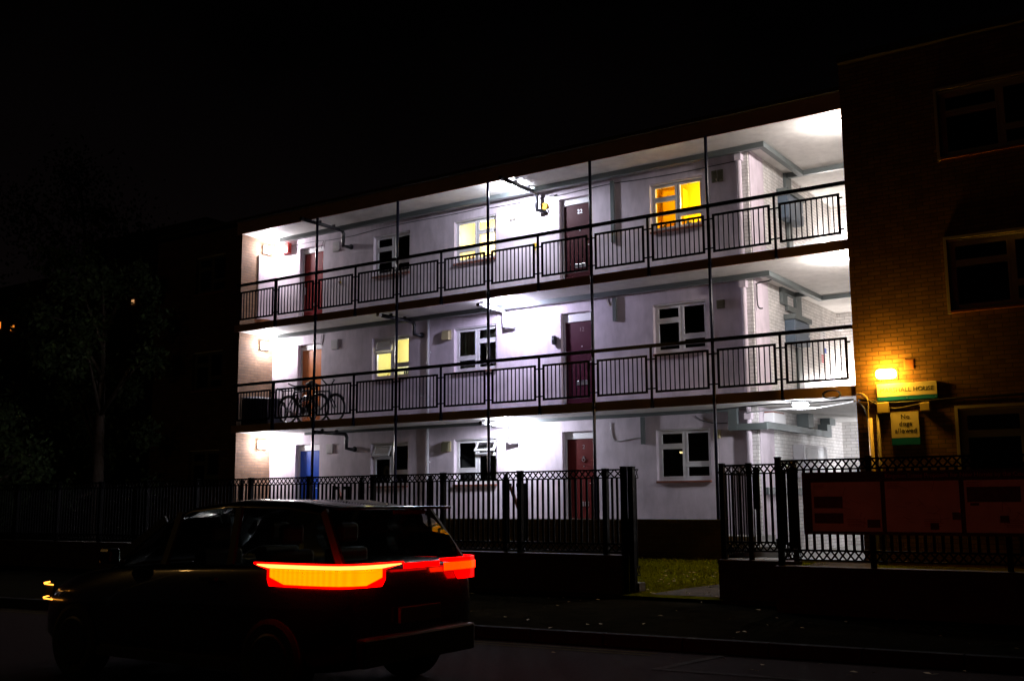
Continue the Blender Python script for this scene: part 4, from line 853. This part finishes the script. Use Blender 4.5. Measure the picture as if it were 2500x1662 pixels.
# rear lamps: wraparound housings, lengthened on the flank to fill the light streak; plan polyline from the flank round the corner to the tail
E_CORE = emis("brake_lamp_core", (1, .018, .0), 24); E_RIM = emis("brake_lamp_lens", (1, .0, .0), 5); E_HOT = emis("brake_lamp_strip", (1, .045, .008), 26); E_DIM = emis("tail_bar_lens", (1, .012, .0), 9)
def ribbed(m, amt, sc):
    t = m.node_tree; b = t.nodes["Principled BSDF"]; st = b.inputs["Emission Strength"].default_value
    tc = t.nodes.new("ShaderNodeTexCoord"); w = t.nodes.new("ShaderNodeTexWave"); w.inputs["Scale"].default_value = sc; w.inputs["Distortion"].default_value = .4; w.bands_direction = 'X'
    mr = t.nodes.new("ShaderNodeMapRange"); mr.inputs[3].default_value = st*(1-amt); mr.inputs[4].default_value = st*(1+amt)
    t.links.new(tc.outputs["Object"], w.inputs[0]); t.links.new(w.outputs["Fac"], mr.inputs[0]); t.links.new(mr.outputs[0], b.inputs["Emission Strength"])
ribbed(E_CORE, .10, 6); ribbed(E_DIM, .2, 6); ribbed(E_RIM, .15, 9)
def lampstrip(pts, z0, z1, off, th=.012, tip=None):
    mb = MB(); n = len(pts); nrm = []
    for i in range(n):
        a, b = Vector(pts[max(i-1, 0)]), Vector(pts[min(i+1, n-1)]); t_ = (b-a).normalized(); nrm.append(Vector((t_.y, -t_.x)))
    for i in range(n):
        p = Vector(pts[i]); q0, q1 = p+nrm[i]*off, p+nrm[i]*(off+th)
        zl = z1-tip if tip and i in (0, n-1) else z0
        mb.v += [(q0.x, q0.y, zl), (q1.x, q1.y, zl), (q1.x, q1.y, z1), (q0.x, q0.y, z1)]
    for i in range(n-1):
        for k in range(4): k2 = (k+1) % 4; mb.f.append((i*4+k, i*4+k2, (i+1)*4+k2, (i+1)*4+k))
    mb.f.append((0, 3, 2, 1)); mb.f.append(tuple((n-1)*4+k for k in range(4))); return mb
def cut(pl, a, b):
    """the part of a plan polyline between the lengths a and b from its flank end"""
    out, L = [], 0
    for p, q in zip(pl, pl[1:]):
        p, q = Vector(p), Vector(q); d_ = (q-p).length
        if L <= a < L+d_: out.append(tuple(p.lerp(q, (a-L)/d_)))
        elif out: out.append(tuple(p))
        if L < b <= L+d_: out.append(tuple(p.lerp(q, (b-L)/d_))); return out
        L += d_
    return out+[tuple(pl[-1])]
for sy in (-1, 1):
    core = [(-.98, .885), (-.80, .886), (-.62, .886), (-.40, .885), (-.22, .868), (-.10, .835), (-.03, .77), (0, .68), (.01, .50), (.012, .24)]
    full = [(x, -y) for x, y in core]
    fix = (lambda pl: pl) if sy < 0 else (lambda pl: [(x, -y) for x, y in reversed(pl)])
    T = sum((Vector(q)-Vector(p)).length for p, q in zip(full, full[1:]))
    hs = lampstrip(fix(full), 1.028, 1.088, .012, tip=.015).build("tail_lamp", E_RIM, CAR)
    lampstrip(fix(cut(full, .16, T-.22)), .905, 1.0275, .012, tip=.07).build("lower_lens", E_RIM, hs)
    if sy < 0:
        lampstrip(fix(cut(full, .05, T-.04)), 1.046, 1.074, .0245, tip=.008).build("light_strip", E_HOT, hs)
        lampstrip(fix(cut(full, .20, T-.27)), .922, 1.0455, .0245, tip=.07).build("brake_element", E_CORE, hs)
    else: lampstrip(fix(cut(full, .3, T-.05)), .985, 1.05, .0245).build("brake_element", E_DIM, hs)
lampstrip([(.012, -.23), (.014, 0), (.012, .23)], 1.03, 1.07, .012).build("streak_bar", E_RIM, CAR)  # glowing bar added between the lamps to stand in for their light streak
MB().box(-.12, -.10, -.2, .2, 1.46, 1.49).build("high_brake_lamp", mat("unlit_red_lens", (.05, .0, .0), .2), CAR)
# front side: amber marker strips round the headlamp
fp = [(-3.72, -.865), (-3.9, -.83), (-4.02, -.76), (-4.12, -.64)]
hl = lampstrip(list(reversed(fp)), .70, .80, .012).build("headlamp", mat("lamp_glass", (.05, .05, .055), .1), CAR)
lampstrip(list(reversed(fp)), .80, .812, .025).build("amber_marker", emis("amber_marker_glow", (1, .36, .04), 3), hl)
lampstrip(list(reversed(fp)), .665, .675, .025).build("amber_marker", MATS["amber_marker_glow"], hl)
# ------------------------------------------------------------------ trees and far buildings at the left
M_LEAF = mat("dark_leaf", (.028, .05, .010), .6, noise=.5, nscale=3); M_BARK = mat("bark", (.07, .05, .035), .9, bump=.6, bscale=20)
def tree(label, x, y, z, h, r_, seed, nleaf=5500, low=.18):
    rg = random.Random(seed); t = empty("tree", (x, y, z)); tag(t, label, "tree", "trees left of the block")
    tk = MB().tube([(0, 0, 0), (.05, 0, h*.25), (-.05, .05, h*.5), (.0, 0, h*.8)], [.22, .16, .11, .03], 10)
    cl = []
    for i in range(26):
        a = rg.uniform(0, 2*PI); hh = rg.uniform(low, 1); rr = r_*math.sqrt(max(.05, 1-((hh-.5)/.55)**2))*rg.uniform(.35, 1)
        c = Vector((math.cos(a)*rr, math.sin(a)*rr, h*hh)); cl.append((c, rg.uniform(.35, .75)*r_*.4))
        if i % 2: tk.tube([(0, 0, max(.2*h, c.z-.18*h)), tuple(c*.6+Vector((0, 0, c.z*.38))), tuple(c)], [.06, .035, .012], 6)
    tk.build("trunk", M_BARK, t, smooth=True)
    mb = MB()
    for i in range(nleaf):
        c, s_ = rg.choice(cl); p = c+Vector([rg.gauss(0, .5)*s_ for _ in range(3)]); L = rg.uniform(.05, .11)
        a = Vector([rg.uniform(-1, 1) for _ in range(3)]).normalized(); b = a.orthogonal().normalized()
        mb.quad(tuple(p-a*L), tuple(p+b*L*.5), tuple(p+a*L), tuple(p-b*L*.5))
    mb.build("crown", M_LEAF, t)
tree("leafy tree whose lit edge shows beside the left end of the block", -12.2, -1.2, -3.1, 8.2, 1.9, 1)
tree("taller dark tree left of the lit-edged tree", -15.5, 0.5, -3.1, 10.5, 3.0, 2, 5000)
tree("big dark tree further out at the left edge of the view", -21, 4, -3.1, 13, 4.5, 3, 6000)
tree("dark round tree low behind the railings at far left", -13.8, -4.0, -3.2, 5.2, 2.1, 4, 4000)
fb = empty("distant_house", (-46, 26, -3.3)); tag(fb, "distant dark house with small lit windows seen past the tree at left", "house")
MB().box(-7, 5, 0, 8, 0, 20).build("wall", M_BRICK, fb)
for x, z, k in ((-2.3, 15.0, 0), (-2.3, 16.1, 0), (-2.3, 17.2, 0)): MB().box(x, x+.25, -.06, -.01, z, z+.3).build("lit_window", emis("far_window_glow", (1, .5, .2), .6), fb)
fb = empty("distant_house", (-92, 42, -3.3)); tag(fb, "farther house at the left edge with orange lit windows showing through leaves", "house")
MB().box(-16, 8, 0, 10, 0, 24).build("wall", M_BRICK, fb)
for x, z, w_, h_ in ((-1.6, 19.5, .5, .9), (-.2, 19.6, .4, .7), (2.1, 19.2, .6, .5), (-1.9, 17.6, .25, .6), (-2.2, 14.6, .25, .8)): MB().box(x, x+w_, -.06, -.01, z, z+h_).build("lit_window", emis("far_window_orange", (1, .30, .03), 1.0), fb)
